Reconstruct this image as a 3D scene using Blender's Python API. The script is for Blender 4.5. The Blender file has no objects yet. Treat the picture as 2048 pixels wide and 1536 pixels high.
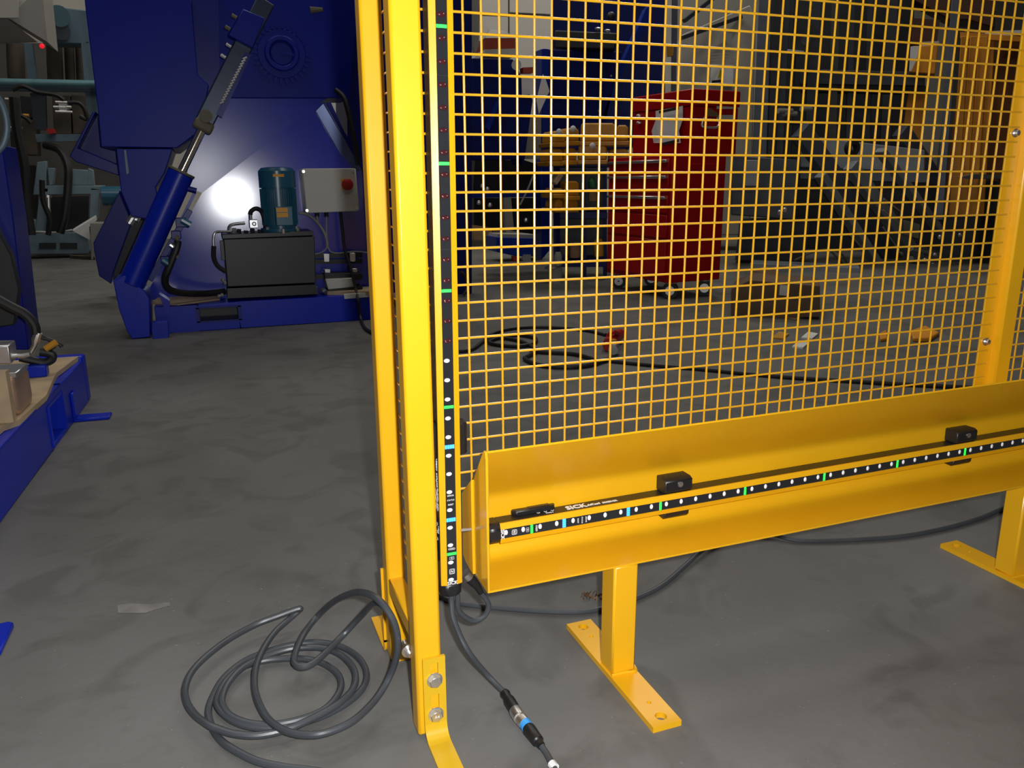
import bpy, bmesh, math, random
from mathutils import Vector, Matrix
random.seed(7)
S = bpy.context.scene
COL = S.collection
# ------------------------------------------------------------------ camera
F_PX = 1606.126
YAW, PITCH, ROLL = 0.361691539, 0.24858929, -0.00677669972
CAM = Vector((-0.339528, -1.066592, 0.745577))
_cy, _sy, _cp, _sp = math.cos(YAW), math.sin(YAW), math.cos(PITCH), math.sin(PITCH)
FWD = Vector((_sy*_cp, _cy*_cp, -_sp)); _r = Vector((_cy, -_sy, 0)); _u = _r.cross(FWD)
RIGHT = math.cos(ROLL)*_r + math.sin(ROLL)*_u
UP = -math.sin(ROLL)*_r + math.cos(ROLL)*_u
cd = bpy.data.cameras.new('camera'); cam = bpy.data.objects.new('camera', cd); COL.objects.link(cam)
cam.matrix_world = Matrix(((RIGHT.x, UP.x, -FWD.x, CAM.x), (RIGHT.y, UP.y, -FWD.y, CAM.y), (RIGHT.z, UP.z, -FWD.z, CAM.z), (0, 0, 0, 1)))
cd.sensor_fit = 'HORIZONTAL'; cd.sensor_width = 36.0; cd.lens = 36.0*F_PX/2048; cd.clip_start = 0.01
S.camera = cam
# ------------------------------------------------------------------ light
S.view_settings.view_transform = 'Standard'; S.view_settings.look = 'None'
S.view_settings.exposure = 0.0; S.view_settings.gamma = 1.0; S.view_settings.use_curve_mapping = False
W = bpy.data.worlds.new('hall'); S.world = W; W.use_nodes = True
bg = W.node_tree.nodes['Background']; bg.inputs[0].default_value = (1.0, 0.95, 0.88, 1); bg.inputs[1].default_value = 0.045
def area(name, loc, sx, sy, power, color=(1, .95, .87)):
    l = bpy.data.lights.new(name, 'AREA'); l.shape = 'RECTANGLE'; l.size = sx; l.size_y = sy; l.energy = power; l.color = color
    o = bpy.data.objects.new(name, l); COL.objects.link(o); o.location = loc; return o
FLASH_W = 86.0
area('hall_lamp', (-1.5, 2.5, 6.5), 2.5, 1.2, 52); area('hall_lamp', (3.0, 3.5, 6.5), 2.5, 1.2, 52)
area('hall_lamp', (0.5, 7.0, 6.5), 2.5, 1.2, 98); area('hall_lamp', (5.0, 7.0, 6.5), 2.5, 1.2, 98)
area('hall_lamp', (0.5, -1.5, 6.5), 2.5, 1.2, 26)
fl_ = bpy.data.lights.new('camera_flash', 'SPOT'); fl_.energy = FLASH_W; fl_.color = (0.97, 0.98, 1.0)
fl_.spot_size = math.radians(140); fl_.spot_blend = 0.6; fl_.shadow_soft_size = 0.012
fo = bpy.data.objects.new('camera_flash', fl_); COL.objects.link(fo)
fm = cam.matrix_world.copy(); fm.translation = CAM + RIGHT*0.045 + UP*0.03; fo.matrix_world = fm

# ------------------------------------------------------------------ pixel <-> world (2048x1536 frame)
def ray(px, py): return FWD + RIGHT*((px-1024)/F_PX) - UP*((py-768)/F_PX)
def aY(px, py, Y): d = ray(px, py); return CAM + d*((Y-CAM.y)/d.y)
def aX(px, py, X): d = ray(px, py); return CAM + d*((X-CAM.x)/d.x)
def aZ(px, py, Z=0.0): d = ray(px, py); return CAM + d*((Z-CAM.z)/d.z)
def aP(px, py, pt, n): d = ray(px, py); return CAM + d*((Vector(pt)-CAM).dot(n)/d.dot(n))

# ------------------------------------------------------------------ materials
MATS = {}
def mat(name, col, rough=.45, metal=0., coat=0., var=.08, vscale=9., bump=0., bscale=60., emit=0., ecol=None, spec=.5, crough=.12):
    if name in MATS: return MATS[name]
    m = bpy.data.materials.new(name); m.use_nodes = True; nt = m.node_tree; b = nt.nodes['Principled BSDF']
    b.inputs['Roughness'].default_value = rough; b.inputs['Metallic'].default_value = metal
    b.inputs['Coat Weight'].default_value = coat; b.inputs['Coat Roughness'].default_value = crough; b.inputs['Coat IOR'].default_value = 1.8 if coat >= 1 else 1.5
    b.inputs['Specular IOR Level'].default_value = spec
    tc = nt.nodes.new('ShaderNodeTexCoord')
    if var > 0:
        n = nt.nodes.new('ShaderNodeTexNoise'); n.inputs['Scale'].default_value = vscale; n.inputs['Detail'].default_value = 5
        nt.links.new(tc.outputs['Object'], n.inputs['Vector'])
        r = nt.nodes.new('ShaderNodeValToRGB')
        r.color_ramp.elements[0].position = .3; r.color_ramp.elements[1].position = .7
        r.color_ramp.elements[0].color = (*[c*(1-var) for c in col], 1); r.color_ramp.elements[1].color = (*[min(1, c*(1+var)) for c in col], 1)
        nt.links.new(n.outputs['Fac'], r.inputs['Fac']); nt.links.new(r.outputs['Color'], b.inputs['Base Color'])
    else: b.inputs['Base Color'].default_value = (*col, 1)
    if bump > 0:
        n2 = nt.nodes.new('ShaderNodeTexNoise'); n2.inputs['Scale'].default_value = bscale; n2.inputs['Detail'].default_value = 3
        nt.links.new(tc.outputs['Object'], n2.inputs['Vector'])
        bp = nt.nodes.new('ShaderNodeBump'); bp.inputs['Strength'].default_value = bump; bp.inputs['Distance'].default_value = .002
        nt.links.new(n2.outputs['Fac'], bp.inputs['Height']); nt.links.new(bp.outputs['Normal'], b.inputs['Normal'])
    if emit > 0:
        b.inputs['Emission Color'].default_value = (*(ecol or col), 1); b.inputs['Emission Strength'].default_value = emit
    MATS[name] = m; return m
YEL = mat('yellow_paint', (.80, .41, .008), .30, var=.04, vscale=6, bump=.03, bscale=60)
YWIRE = mat('yellow_wire_paint', (.80, .41, .012), .25, var=.05, vscale=30, spec=.85, coat=1., crough=.20)
BLUE = mat('blue_gloss_paint', (.0015, .019, .42), .34, spec=.35, var=.10, vscale=3)
NAVY = mat('navy_paint', (.0015, .008, .20), .36, spec=.35, var=.12, vscale=3)
NAVYM = mat('navy_satin_paint', (.0015, .010, .26), .42, var=.1, vscale=3, spec=.22)
NAVYD = mat('dull_navy_paint', (.004, .010, .115), .45, var=.12, vscale=3, spec=.25)
BLUED = mat('dull_blue_paint', (.004, .026, .26), .4, var=.12, vscale=3, spec=.3)
YELG = mat('glossy_yellow_paint', (.78, .40, .008), .34, var=.04, coat=.95, crough=.07)
PLATE = mat('blue_plate_paint', (.002, .018, .46), .5, coat=1., var=.08, vscale=3, spec=.1, crough=.15)
PLATE2 = mat('blue_skirt_paint', (.002, .018, .44), .5, coat=.95, var=.08, vscale=3, spec=.1, crough=.23)
BLACK = mat('black_plastic', (.012, .012, .013), .38, var=.1)
RUBBER = mat('black_rubber', (.012, .012, .013), .5, var=.1)
TANK = mat('black_enamel', (.02, .021, .024), .42, var=.1, vscale=4)
CABLE = mat('grey_cable_jacket', (.05, .055, .062), .40, var=.1, vscale=20)
WINDOW = mat('dark_window_plastic', (.02, .021, .024), .18, var=.05)
STEEL = mat('zinc_steel', (.80, .78, .75), .36, 1., var=.08, vscale=60)
CHROME = mat('chrome_rod', (.8, .78, .76), .10, 1., var=0)
SILVER = mat('cast_aluminium', (.72, .73, .75), .33, 1., var=.06, vscale=30)
TEAL = mat('teal_motor_paint', (.02, .115, .19), .28, var=.1)
SLATE = mat('blue_grey_paint', (.10, .16, .21), .40, var=.12, vscale=5)
SLATEB = mat('steel_blue_grey_paint', (.10, .118, .155), .42, var=.12, vscale=5)
SLATEP = mat('pale_blue_grey_paint', (.17, .25, .30), .4, var=.12, vscale=5)
SLATEC = mat('conveyor_grey_paint', (.24, .26, .29), .4, var=.15, vscale=5)
SLATED = mat('dark_slate_paint', (.040, .048, .062), .42, var=.18, vscale=5)
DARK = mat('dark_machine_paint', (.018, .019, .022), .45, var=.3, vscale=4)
BROWN = mat('brown_packing', (.085, .068, .05), .7, var=.25, vscale=5)
OLIVE = mat('olive_plastic', (.13, .12, .075), .6, var=.2)
GREY = mat('light_grey_enamel', (.57, .555, .51), .45, var=.03, vscale=4)
GREYM = mat('mid_grey_enamel', (.30, .295, .27), .5, var=.06, vscale=4)
WHITE = mat('white_paper', (.74, .74, .73), .75, var=.05, vscale=8)
RED = mat('red_enamel', (.42, .0015, .002), .36, var=.08, vscale=4, spec=.3)
REDK = mat('red_plastic', (.42, .012, .01), .4, var=.05)
ORNG = mat('orange_yellow_paint', (.74, .29, .010), .5, var=.15, vscale=5)
OCHRE = mat('ochre_plastic', (.58, .27, .015), .45, var=.15, vscale=12)
LABY = mat('orange_label', (.75, .36, .02), .5, var=.05)
CARD = mat('cardboard', (.27, .16, .08), .8, var=.15, vscale=10)
PLY = mat('plywood', (.44, .33, .20), .7, var=.18, vscale=14, bump=.2, bscale=40)
COPPER = mat('copper_wrap', (.60, .40, .30), .32, .7, var=.2, vscale=10)
PRINT = mat('white_print', (.78, .78, .78), .5, var=0)
INK = mat('black_print', (.02, .02, .02), .6, var=0)
GREEN = mat('green_led', (.05, .7, .1), .3, var=0, emit=4., ecol=(.006, .8, .02))
BLED = mat('blue_led', (.1, .5, 1), .3, var=0, emit=4., ecol=(.006, .10, .9))
LENS = mat('painted_flash_lens', (.93, .93, .97), .25, var=0)  # near-white colour paints in the flash thrown back by the lenses
LENSD = mat('dark_red_lens', (.055, .012, .014), .12, var=0)
GLINT = mat('painted_pink_glint', (.9, .72, .74), .3, .8, var=0)  # pink colour painted for flash glints on the dark lenses
REDLED = mat('red_lamp', (.6, .01, .02), .3, var=0, emit=1.2)
GREENP = mat('green_plastic', (.02, .16, .05), .5, var=.1)

# ------------------------------------------------------------------ mesh builder and tags
BASE = {}
class MB:
    def __init__(s): s.v = []; s.f = []
    def add(s, vs, fs):
        o = len(s.v); s.v += [Vector(v) for v in vs]; s.f += [tuple(i+o for i in f) for f in fs]; return s
    def box(s, x0, x1, y0, y1, z0, z1):
        return s.add([(x, y, z) for x in (x0, x1) for y in (y0, y1) for z in (z0, z1)],
                     [(0, 1, 3, 2), (4, 6, 7, 5), (0, 4, 5, 1), (2, 3, 7, 6), (0, 2, 6, 4), (1, 5, 7, 3)])
    def obox(s, o, ex, ey, ez):
        o, ex, ey, ez = map(Vector, (o, ex, ey, ez))
        return s.add([o+ex*a+ey*b+ez*c for a in (0, 1) for b in (0, 1) for c in (0, 1)],
                     [(0, 1, 3, 2), (4, 6, 7, 5), (0, 4, 5, 1), (2, 3, 7, 6), (0, 2, 6, 4), (1, 5, 7, 3)])
    def prism(s, poly, vec):
        n = len(poly); vec = Vector(vec); P = [Vector(p) for p in poly]
        return s.add(P+[p+vec for p in P], [tuple(range(n)), tuple(range(2*n-1, n-1, -1))]+[(i, (i+1) % n, n+(i+1) % n, n+i) for i in range(n)])
    def tube(s, pts, r, n=8, closed=False, caps=True):
        P = [Vector(p) for p in pts]; m = len(P); vs = []; N = None
        for i in range(m):
            t = (P[(i+1) % m]-P[i-1]) if closed else (P[min(i+1, m-1)]-P[max(i-1, 0)])
            t = t.normalized() if t.length > 1e-9 else Vector((0, 0, 1))
            if N is None: N = t.orthogonal().normalized()
            N = (N - t*N.dot(t)); N = N.normalized() if N.length > 1e-6 else t.orthogonal().normalized()
            B = t.cross(N); rr = r[i] if isinstance(r, (list, tuple)) else r
            vs += [P[i]+N*math.cos(2*math.pi*k/n)*rr+B*math.sin(2*math.pi*k/n)*rr for k in range(n)]
        fs = [(i*n+k, i*n+(k+1) % n, ((i+1) % m)*n+(k+1) % n, ((i+1) % m)*n+k) for i in range(m if closed else m-1) for k in range(n)]
        if not closed and caps: fs += [tuple(range(n-1, -1, -1)), tuple((m-1)*n+k for k in range(n))]
        return s.add(vs, fs)
    def cyl(s, p, q, r, r2=None, n=16): return s.tube([p, q], [r, r if r2 is None else r2], n)
    def ring(s, c, ax, r0, r1, h, n=28):
        ax = Vector(ax).normalized(); c = Vector(c); N = ax.orthogonal().normalized(); B = ax.cross(N); vs = []
        for k in range(n):
            d = N*math.cos(2*math.pi*k/n)+B*math.sin(2*math.pi*k/n)
            vs += [c+d*r0, c+d*r1, c+d*r1+ax*h, c+d*r0+ax*h]
        fs = []
        for k in range(n):
            a, b = 4*k, 4*((k+1) % n)
            fs += [(a+j, a+(j+1) % 4, b+(j+1) % 4, b+j) for j in range(4)]
        return s.add(vs, fs)
    def dome(s, c, ax, rx, ry, h, up=(0, 0, 1), n=12, m=3):
        ax = Vector(ax).normalized(); c = Vector(c); U = Vector(up); U = (U-ax*U.dot(ax)).normalized(); V = ax.cross(U); vs = []
        for i in range(m):
            a = i/m*math.pi/2
            vs += [c+V*rx*math.cos(a)*math.cos(2*math.pi*k/n)+U*ry*math.cos(a)*math.sin(2*math.pi*k/n)+ax*h*math.sin(a) for k in range(n)]
        vs.append(c+ax*h)
        fs = [(i*n+k, i*n+(k+1) % n, (i+1)*n+(k+1) % n, (i+1)*n+k) for i in range(m-1) for k in range(n)]
        fs += [((m-1)*n+k, (m-1)*n+(k+1) % n, m*n) for k in range(n)]
        return s.add(vs, fs)
    def ball(s, c, r, sc=(1, 1, 1), n=10, m=6):
        c = Vector(c); vs = [c+Vector((0, 0, r*sc[2]))]
        for i in range(1, m):
            a = math.pi*i/m
            vs += [c+Vector((r*sc[0]*math.sin(a)*math.cos(2*math.pi*k/n), r*sc[1]*math.sin(a)*math.sin(2*math.pi*k/n), r*sc[2]*math.cos(a))) for k in range(n)]
        vs.append(c-Vector((0, 0, r*sc[2]))); L = len(vs)-1
        fs = [(0, 1+k, 1+(k+1) % n) for k in range(n)]+[(L, 1+(m-2)*n+(k+1) % n, 1+(m-2)*n+k) for k in range(n)]
        fs += [(1+i*n+k, 1+(i+1)*n+k, 1+(i+1)*n+(k+1) % n, 1+i*n+(k+1) % n) for i in range(m-2) for k in range(n)]
        return s.add(vs, fs)
    def hole_cell(s, x0, x1, y0, y1, z0, z1, r, n=24):      # slab cell with a round hole along z
        cx, cy = (x0+x1)/2, (y0+y1)/2; hx, hy = (x1-x0)/2, (y1-y0)/2; vs = []
        for k in range(n):
            a = 2*math.pi*k/n+math.pi/n*0; c, q = math.cos(a), math.sin(a)
            t = min(hx/abs(c) if abs(c) > 1e-6 else 1e9, hy/abs(q) if abs(q) > 1e-6 else 1e9)
            if k % (n//8) == 0 and (k//(n//8)) % 2 == 1: ox, oy = hx*(1 if c > 0 else -1), hy*(1 if q > 0 else -1)
            else: ox, oy = c*t, q*t
            for z in (z0, z1): vs += [(cx+c*r, cy+q*r, z), (cx+ox, cy+oy, z)]
        fs = []
        for k in range(n):
            a, b = 4*k, 4*((k+1) % n)
            fs += [(a, a+1, b+1, b), (a+2, b+2, b+3, a+3), (a, b, b+2, a+2), (a+1, a+3, b+3, b+1)]
        return s.add(vs, fs)
    def build(s, name, m, parent=None, bevel=0., sharp=.6, recalc=True, kind=None, label=None, cuts=1):
        base = BASE.get(parent.name, Vector((0, 0, 0))) if parent else Vector((0, 0, 0))
        me = bpy.data.meshes.new(name); me.from_pydata([tuple(v-base) for v in s.v], [], s.f)
        b = bmesh.new(); b.from_mesh(me); bmesh.ops.remove_doubles(b, verts=b.verts, dist=1e-6)
        if recalc: bmesh.ops.recalc_face_normals(b, faces=b.faces)
        b.to_mesh(me); b.free()
        me.polygons.foreach_set('use_smooth', [True]*len(me.polygons)); me.set_sharp_from_angle(angle=sharp)
        me.materials.append(m)
        o = bpy.data.objects.new(name, me); COL.objects.link(o)
        if parent: o.parent = parent
        BASE[o.name] = base
        if bevel > 0:
            bv = o.modifiers.new('bevel', 'BEVEL'); bv.width = bevel; bv.segments = 2 if bevel > .003 else 1; bv.limit_method = 'ANGLE'; bv.angle_limit = .7
        if kind: o['kind'] = kind
        if label: o['label'] = label
        return o
def tag(o, label, cat, group=None):
    o['label'] = label; o['category'] = cat
    if group: o['group'] = group
    return o
def thing(name, base, label, cat, group=None):
    o = bpy.data.objects.new(name, None); COL.objects.link(o); o.location = base; o.empty_display_size = .05
    BASE[o.name] = Vector(base); return tag(o, label, cat, group)
def copy_part(src, parent, loc, name=None):
    o = src.copy(); COL.objects.link(o); o.parent = parent; o.location = loc; BASE[o.name] = BASE[parent.name]; return o
def pY(poly, Y): return [aY(x, y, Y) for x, y in poly]
def slabY(poly, Y, d): return MB().prism(pY(poly, Y), (0, d, 0))
def slab(poly, Y, d):        # upright block; the things far to the right stand turned towards the gangway
    mx = sum(p[0] for p in poly)/len(poly); my = sum(p[1] for p in poly)/len(poly)
    if mx < 1150: return slabY(poly, Y, d)
    h = ray(mx, my); h.z = 0; h.normalize()
    return MB().prism([aP(x, y, aY(mx, my, Y), h) for x, y in poly], h*d)
def YB(x, y): return aZ(x, y).y
def catmull(P, k=6, closed=False):
    P = [Vector(p) for p in P]; n = len(P); out = []
    for i in range(n if closed else n-1):
        if closed: a, b, c, d = P[i-1], P[i], P[(i+1) % n], P[(i+2) % n]
        else: a, b, c, d = P[max(i-1, 0)], P[i], P[i+1], P[min(i+2, n-1)]
        for j in range(k):
            t = j/k
            out.append(.5*((2*b)+(c-a)*t+(2*a-5*b+4*c-d)*t*t+(3*b-a-3*c+d)*t**3))
    if not closed: out.append(P[-1])
    return out
def beam(mb, p, q, w, d, up=(0, -1, 0)):     # box bar from p to q, width w (in plane), depth d along up
    p, q, up = Vector(p), Vector(q), Vector(up).normalized(); t = (q-p).normalized(); sd = t.cross(up).normalized()
    return mb.obox(p-sd*w/2-up*d/2, q-p, sd*w, up*d)
def text(s, size, O, right, up, name, m, parent, bold=0., align='CENTER', h=.00025):
    c = bpy.data.curves.new('t', 'FONT'); c.body = s; c.size = size; c.align_x = align; c.align_y = 'CENTER'; c.extrude = h; c.offset = bold; c.resolution_u = 2
    t = bpy.data.objects.new('t', c); COL.objects.link(t); bpy.context.view_layer.update()
    me = bpy.data.meshes.new_from_object(t.evaluated_get(bpy.context.evaluated_depsgraph_get()))
    bpy.data.objects.remove(t); bpy.data.curves.remove(c)
    R_, U_ = Vector(right).normalized(), Vector(up).normalized(); N_ = R_.cross(U_)
    base = BASE[parent.name]
    for v in me.vertices: v.co = Vector(O)-base+R_*v.co.x+U_*v.co.y+N_*v.co.z
    me.materials.clear(); me.materials.append(m)
    o = bpy.data.objects.new(name, me); COL.objects.link(o); o.parent = parent; BASE[o.name] = base; return o

# ------------------------------------------------------------------ room
def floor_mat():
    m = bpy.data.materials.new('worn_concrete'); m.use_nodes = True; nt = m.node_tree; b = nt.nodes['Principled BSDF']
    b.inputs['Roughness'].default_value = .62; b.inputs['Specular IOR Level'].default_value = .3
    tc = nt.nodes.new('ShaderNodeTexCoord')
    def noise(sc, det, dist=0.):
        n = nt.nodes.new('ShaderNodeTexNoise'); n.inputs['Scale'].default_value = sc; n.inputs['Detail'].default_value = det; n.inputs['Distortion'].default_value = dist
        nt.links.new(tc.outputs['Object'], n.inputs['Vector']); return n
    def ramp(n, p0, p1, c0, c1):
        r = nt.nodes.new('ShaderNodeValToRGB'); e = r.color_ramp.elements; e[0].position = p0; e[1].position = p1; e[0].color = c0; e[1].color = c1
        nt.links.new(n.outputs['Fac'], r.inputs['Fac']); return r
    a = ramp(noise(1.6, 8, .6), .32, .70, (.118, .115, .106, 1), (.162, .161, .155, 1))
    dk = ramp(noise(5.5, 6, 1.2), .36, .50, (.62, .62, .60, 1), (1, 1, 1, 1))
    mx = nt.nodes.new('ShaderNodeMix'); mx.data_type = 'RGBA'; mx.blend_type = 'MULTIPLY'; mx.inputs[0].default_value = .55
    nt.links.new(a.outputs[0], mx.inputs[6]); nt.links.new(dk.outputs[0], mx.inputs[7])
    sp = ramp(noise(150, 2), .735, .775, (0, 0, 0, 1), (1, 1, 1, 1))
    sc = ramp(noise(26, 6, 3.), .70, .80, (0, 0, 0, 1), (.45, .45, .45, 1))
    ad = nt.nodes.new('ShaderNodeMix'); ad.data_type = 'RGBA'; ad.blend_type = 'SCREEN'; ad.inputs[0].default_value = 1
    nt.links.new(sp.outputs[0], ad.inputs[6]); nt.links.new(sc.outputs[0], ad.inputs[7])
    m2 = nt.nodes.new('ShaderNodeMix'); m2.data_type = 'RGBA'; m2.inputs[7].default_value = (.30, .30, .29, 1)
    nt.links.new(ad.outputs[2], m2.inputs[0]); nt.links.new(mx.outputs[2], m2.inputs[6])
    nt.links.new(m2.outputs[2], b.inputs['Base Color'])
    bp = nt.nodes.new('ShaderNodeBump'); bp.inputs['Strength'].default_value = .25; bp.inputs['Distance'].default_value = .002
    nt.links.new(noise(60, 5).outputs['Fac'], bp.inputs['Height']); nt.links.new(bp.outputs['Normal'], b.inputs['Normal'])
    return m
WALLM = mat('painted_wall', (.62, .59, .52), .8, var=.04, vscale=2)
WALLD = mat('dark_wall', (.10, .095, .085), .8, var=.15, vscale=2)
def struct(name, mb, m, **k): o = mb.build(name, m, **k); o['kind'] = 'structure'; return o
struct('floor', MB().box(-5, 13, -4, 11, -.2, 0), floor_mat())
wb = struct('wall_back', MB().box(-5, 13, 11, 11.2, 0, 6), WALLM)
struct('wall_left', MB().box(-5.2, -5, -4, 11.2, 0, 6), WALLD)
struct('wall_right', MB().box(13, 13.2, -4, 11.2, 0, 6), WALLD)

# ------------------------------------------------------------------ guard fence (mesh panel on square posts)
GF = thing('guard_fence', (-.10, 0, 0), 'yellow welded wire mesh machine guard on square posts', 'fence')
ZT = 1.26
MB().box(-.126, -.090, -.130, -.098, .004, ZT).build('front_post', YEL, GF, bevel=.004)
MB().box(-.122, -.092, .060, .092, .004, ZT).build('rear_post', YEL, GF, bevel=.004)
MB().obox((-.120, -.098, .122), (.024, 0, 0), (0, .160, 0), (0, 0, .026)).build('bottom_rail', YEL, GF, bevel=.002)
P = .025; Z0 = .955
hw = MB().cyl((-.092, -.0015, 0), (1.019, -.0015, 0), .0017, n=8)
h0 = None
for i in range(-10, 27):
    z = Z0-i*P
    if h0 is None: h0 = hw.build('wire', YWIRE, GF); zb = z; h0.location = (0, 0, z); continue
    copy_part(h0, GF, (0, 0, z))
v0 = MB().cyl((0, .0015, .302), (0, .0015, 1.21), .0017, n=8).build('wire', YWIRE, GF); v0.location = (-.05, 0, 0)
for c in [-1]+list(range(0, 41)): copy_part(v0, GF, (c*P, 0, 0))
for i in range(-10, 32):      # side return panel, wires run front to back
    z = Z0-i*P+.004
    if z < .17: break
    if i == -10: s0 = MB().cyl((-.093, -.118, 0), (-.093, .085, 0), .0016, n=6).build('wire', YWIRE, GF); s0.location = (0, 0, z)
    else: copy_part(s0, GF, (0, 0, z))
for Y in (-.075, -.025, .025): MB().cyl((-.0895, Y, .15), (-.0895, Y, 1.21), .0016, n=6).build('wire', YWIRE, GF)
MB().box(1.004, 1.0345, .0035, .0085, .33, ZT).build('mounting_flange', YEL, GF, bevel=.001)
MB().box(1.0345, 1.0705, -.013, .025, .33, ZT).build('end_post', YEL, GF, bevel=.003)
n0 = MB().cyl((1.072, .003, 0), (1.30, .003, 0), .0017, n=8).build('wire', YWIRE, GF); n0.location = (0, 0, Z0-9*P+.004)
for i in list(range(-10, 9))+list(range(10, 26)): copy_part(n0, GF, (0, 0, Z0-i*P+.004))
for c in range(9): copy_part(v0, GF, (1.08+c*P, .006, 0))
for z in (.447, .820):
    b = MB().cyl((1.012, .004, z), (1.012, -.007, z), .0045, n=12); b.ring((1.012, -.001, z), (0, -1, 0), .004, .0075, .0015, 16); b.dome((1.012, -.007, z), (0, -1, 0), .0055, .0055, .003)
    b.build('panel_bolt', STEEL, GF)
# front foot bracket with slots, foot on floor
def slotted(x0, x1, y0, y1, z0, z1, slots, sw):
    m = MB(); cx = (x0+x1)/2
    m.box(x0, cx-sw/2, y0, y1, z0, z1); m.box(cx+sw/2, x1, y0, y1, z0, z1); zz = z0
    for a, b in slots: m.box(cx-sw/2, cx+sw/2, y0, y1, zz, a); zz = b
    m.box(cx-sw/2, cx+sw/2, y0, y1, zz, z1); return m
fb = slotted(-.1175, -.0865, -.1352, -.1304, .024, .124, [(.046, .068), (.087, .116)], .011)
n = 6; R0 = .024
arc = [(-.1304-R0*1+R0*math.cos(a)*1-0, R0-R0*math.sin(a)) for a in [math.pi/2*k/n for k in range(n+1)]]
arc2 = [(-.1304-R0+(R0-.0048)*math.cos(a), R0-(R0-.0048)*math.sin(a)) for a in [math.pi/2*k/n for k in range(n+1)]]
fb.prism([(-.1175, y, z) for y, z in arc+arc2[::-1]], (.031, 0, 0))
fb.box(-.1175, -.0865, -.222, -.1304-R0, 0, .0048); fb.hole_cell(-.1175, -.0865, -.253, -.222, 0, .0048, .0075); fb.box(-.1175, -.0865, -.275, -.253, 0, .0048)
YELB = mat('greenish_yellow_paint', (.66, .40, .012), .33, var=.05)
fb.build('foot_bracket', YELB, GF)
def hexbolt(name, c, ax, r, h, par, up=(0, 0, 1)):
    ax = Vector(ax); c = Vector(c); b = MB().ring(c, ax, r*.4, r*1.3, .0012, 20)
    b.tube([c+ax*.0012, c+ax*(h*.85), c+ax*h], [r*1.12, r*1.12, r*.95], 6); b.cyl(c+ax*h, c+ax*(h+.0004), r*.8, n=14)
    return b.build(name, STEEL, par, sharp=.4)
bz = [aY(866, 1365, -.14).z, aY(871, 1433, -.14).z]
for z in bz:
    hb = hexbolt('hex_bolt', (-.102, -.1352, z), (0, -1, 0), .0085, .0068, GF)
    if z == bz[1]: text('A4', .0060, (-.102, -.1424, z), (1, 0, 0), (0, 0, 1), 'bolt_marking', PRINT, hb)
p = aY(805, 1276, -.05)
b = MB().cyl((p.x, -.098, p.z), (p.x, -.06, p.z), .0035, n=10); b.tube([(p.x, -.085, p.z), (p.x, -.077, p.z)], .0075, 6); b.ring((p.x, -.0865, p.z), (0, 1, 0), .004, .0095, .0015); b.dome((p.x, -.077, p.z), (0, 1, 0), .006, .006, .005)
b.build('dome_nut', STEEL, GF)
rb = slotted(-.1255, -.0935, .0925, .0965, .02, .15, [(.05, .07), (.09, .12)], .011)
rb.prism([(-.1255, y, z) for y, z in [(.0925, .024), (.0925, .012), (.098, .003), (.108, 0), (.205, 0), (.205, .004), (.11, .004), (.1, .0065), (.0965, .014), (.0965, .024)]], (.032, 0, 0))
rb.build('foot_bracket', YEL, GF)
MB().box(-.119, -.087, .062, .09, 0, .004).build('base_plate', YEL, GF)

# ------------------------------------------------------------------ trough that carries the lower light curtain
TR = thing('sensor_trough', (.6, -.06, 0), 'yellow folded steel trough on two box legs, holding a light curtain', 'trough')
SL = .0055
def zt(x, z): return z+SL*x
x0, x1 = -.0125, 1.40
def arcpts(c, r, a0, a1, n=6): return [(c[0]+r*math.cos(a0+(a1-a0)*k/n), c[1]+r*math.sin(a0+(a1-a0)*k/n)) for k in range(n+1)]
prof = [(-.110, .394), (-.105, .394)]
pin = [(-.110, .1925), (-.044, .1933), (-.034, .1935)]+[(-.012-.020*(1-math.sin(a)), .2135-.020*math.cos(a)) for a in [math.pi/2*k/5 for k in range(6)]][1:]
top = [(-.012, .226), (-.012, .274), (-.012, .283), (-.0128, .289), (-.0152, .295), (-.019, .3005), (-.024, .3060), (-.030, .3122), (-.040, .3225), (-.110, .3945)]
inner = pin+top
outer = []
for i, (y, z) in enumerate(inner):
    a = inner[max(i-1, 0)]; c = inner[min(i+1, len(inner)-1)]; t = Vector((c[0]-a[0], c[1]-a[1])).normalized(); outer.append((y+t.y*.003, z-t.x*.003))
pr = inner+outer[::-1]
tm = MB(); nn = len(pr)
tm.add([(x0, y, zt(x0, z)) for y, z in pr]+[(x1, y, zt(x1, z)) for y, z in pr], [tuple(range(nn)), tuple(range(2*nn-1, nn-1, -1))]+[(i, (i+1) % nn, nn+(i+1) % nn, nn+i) for i in range(nn)])
tm.build('channel', YEL, TR, sharp=.8)
ep = [(-.112, .190), (-.112, .386), (-.1085, .3965), (-.103, .3965), (-.058, .342), (-.058, .1925)]
MB().prism([(-.0165, y, z) for y, z in ep], (.004, 0, 0)).build('end_plate', YELG, TR, bevel=.0008)
MB().prism([(-.0195, y, z) for y, z in [(-.0545, .338), (-.008, .301), (-.008, .203), (-.022, .196), (-.0545, .192)]], (.007, 0, 0)).build('end_gusset', YEL, TR, bevel=.0008)
MB().cyl((-.034, -.05, .262), (-.0165, -.052, .262), .0025, n=10).build('grub_screw', SILVER, TR)
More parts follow.
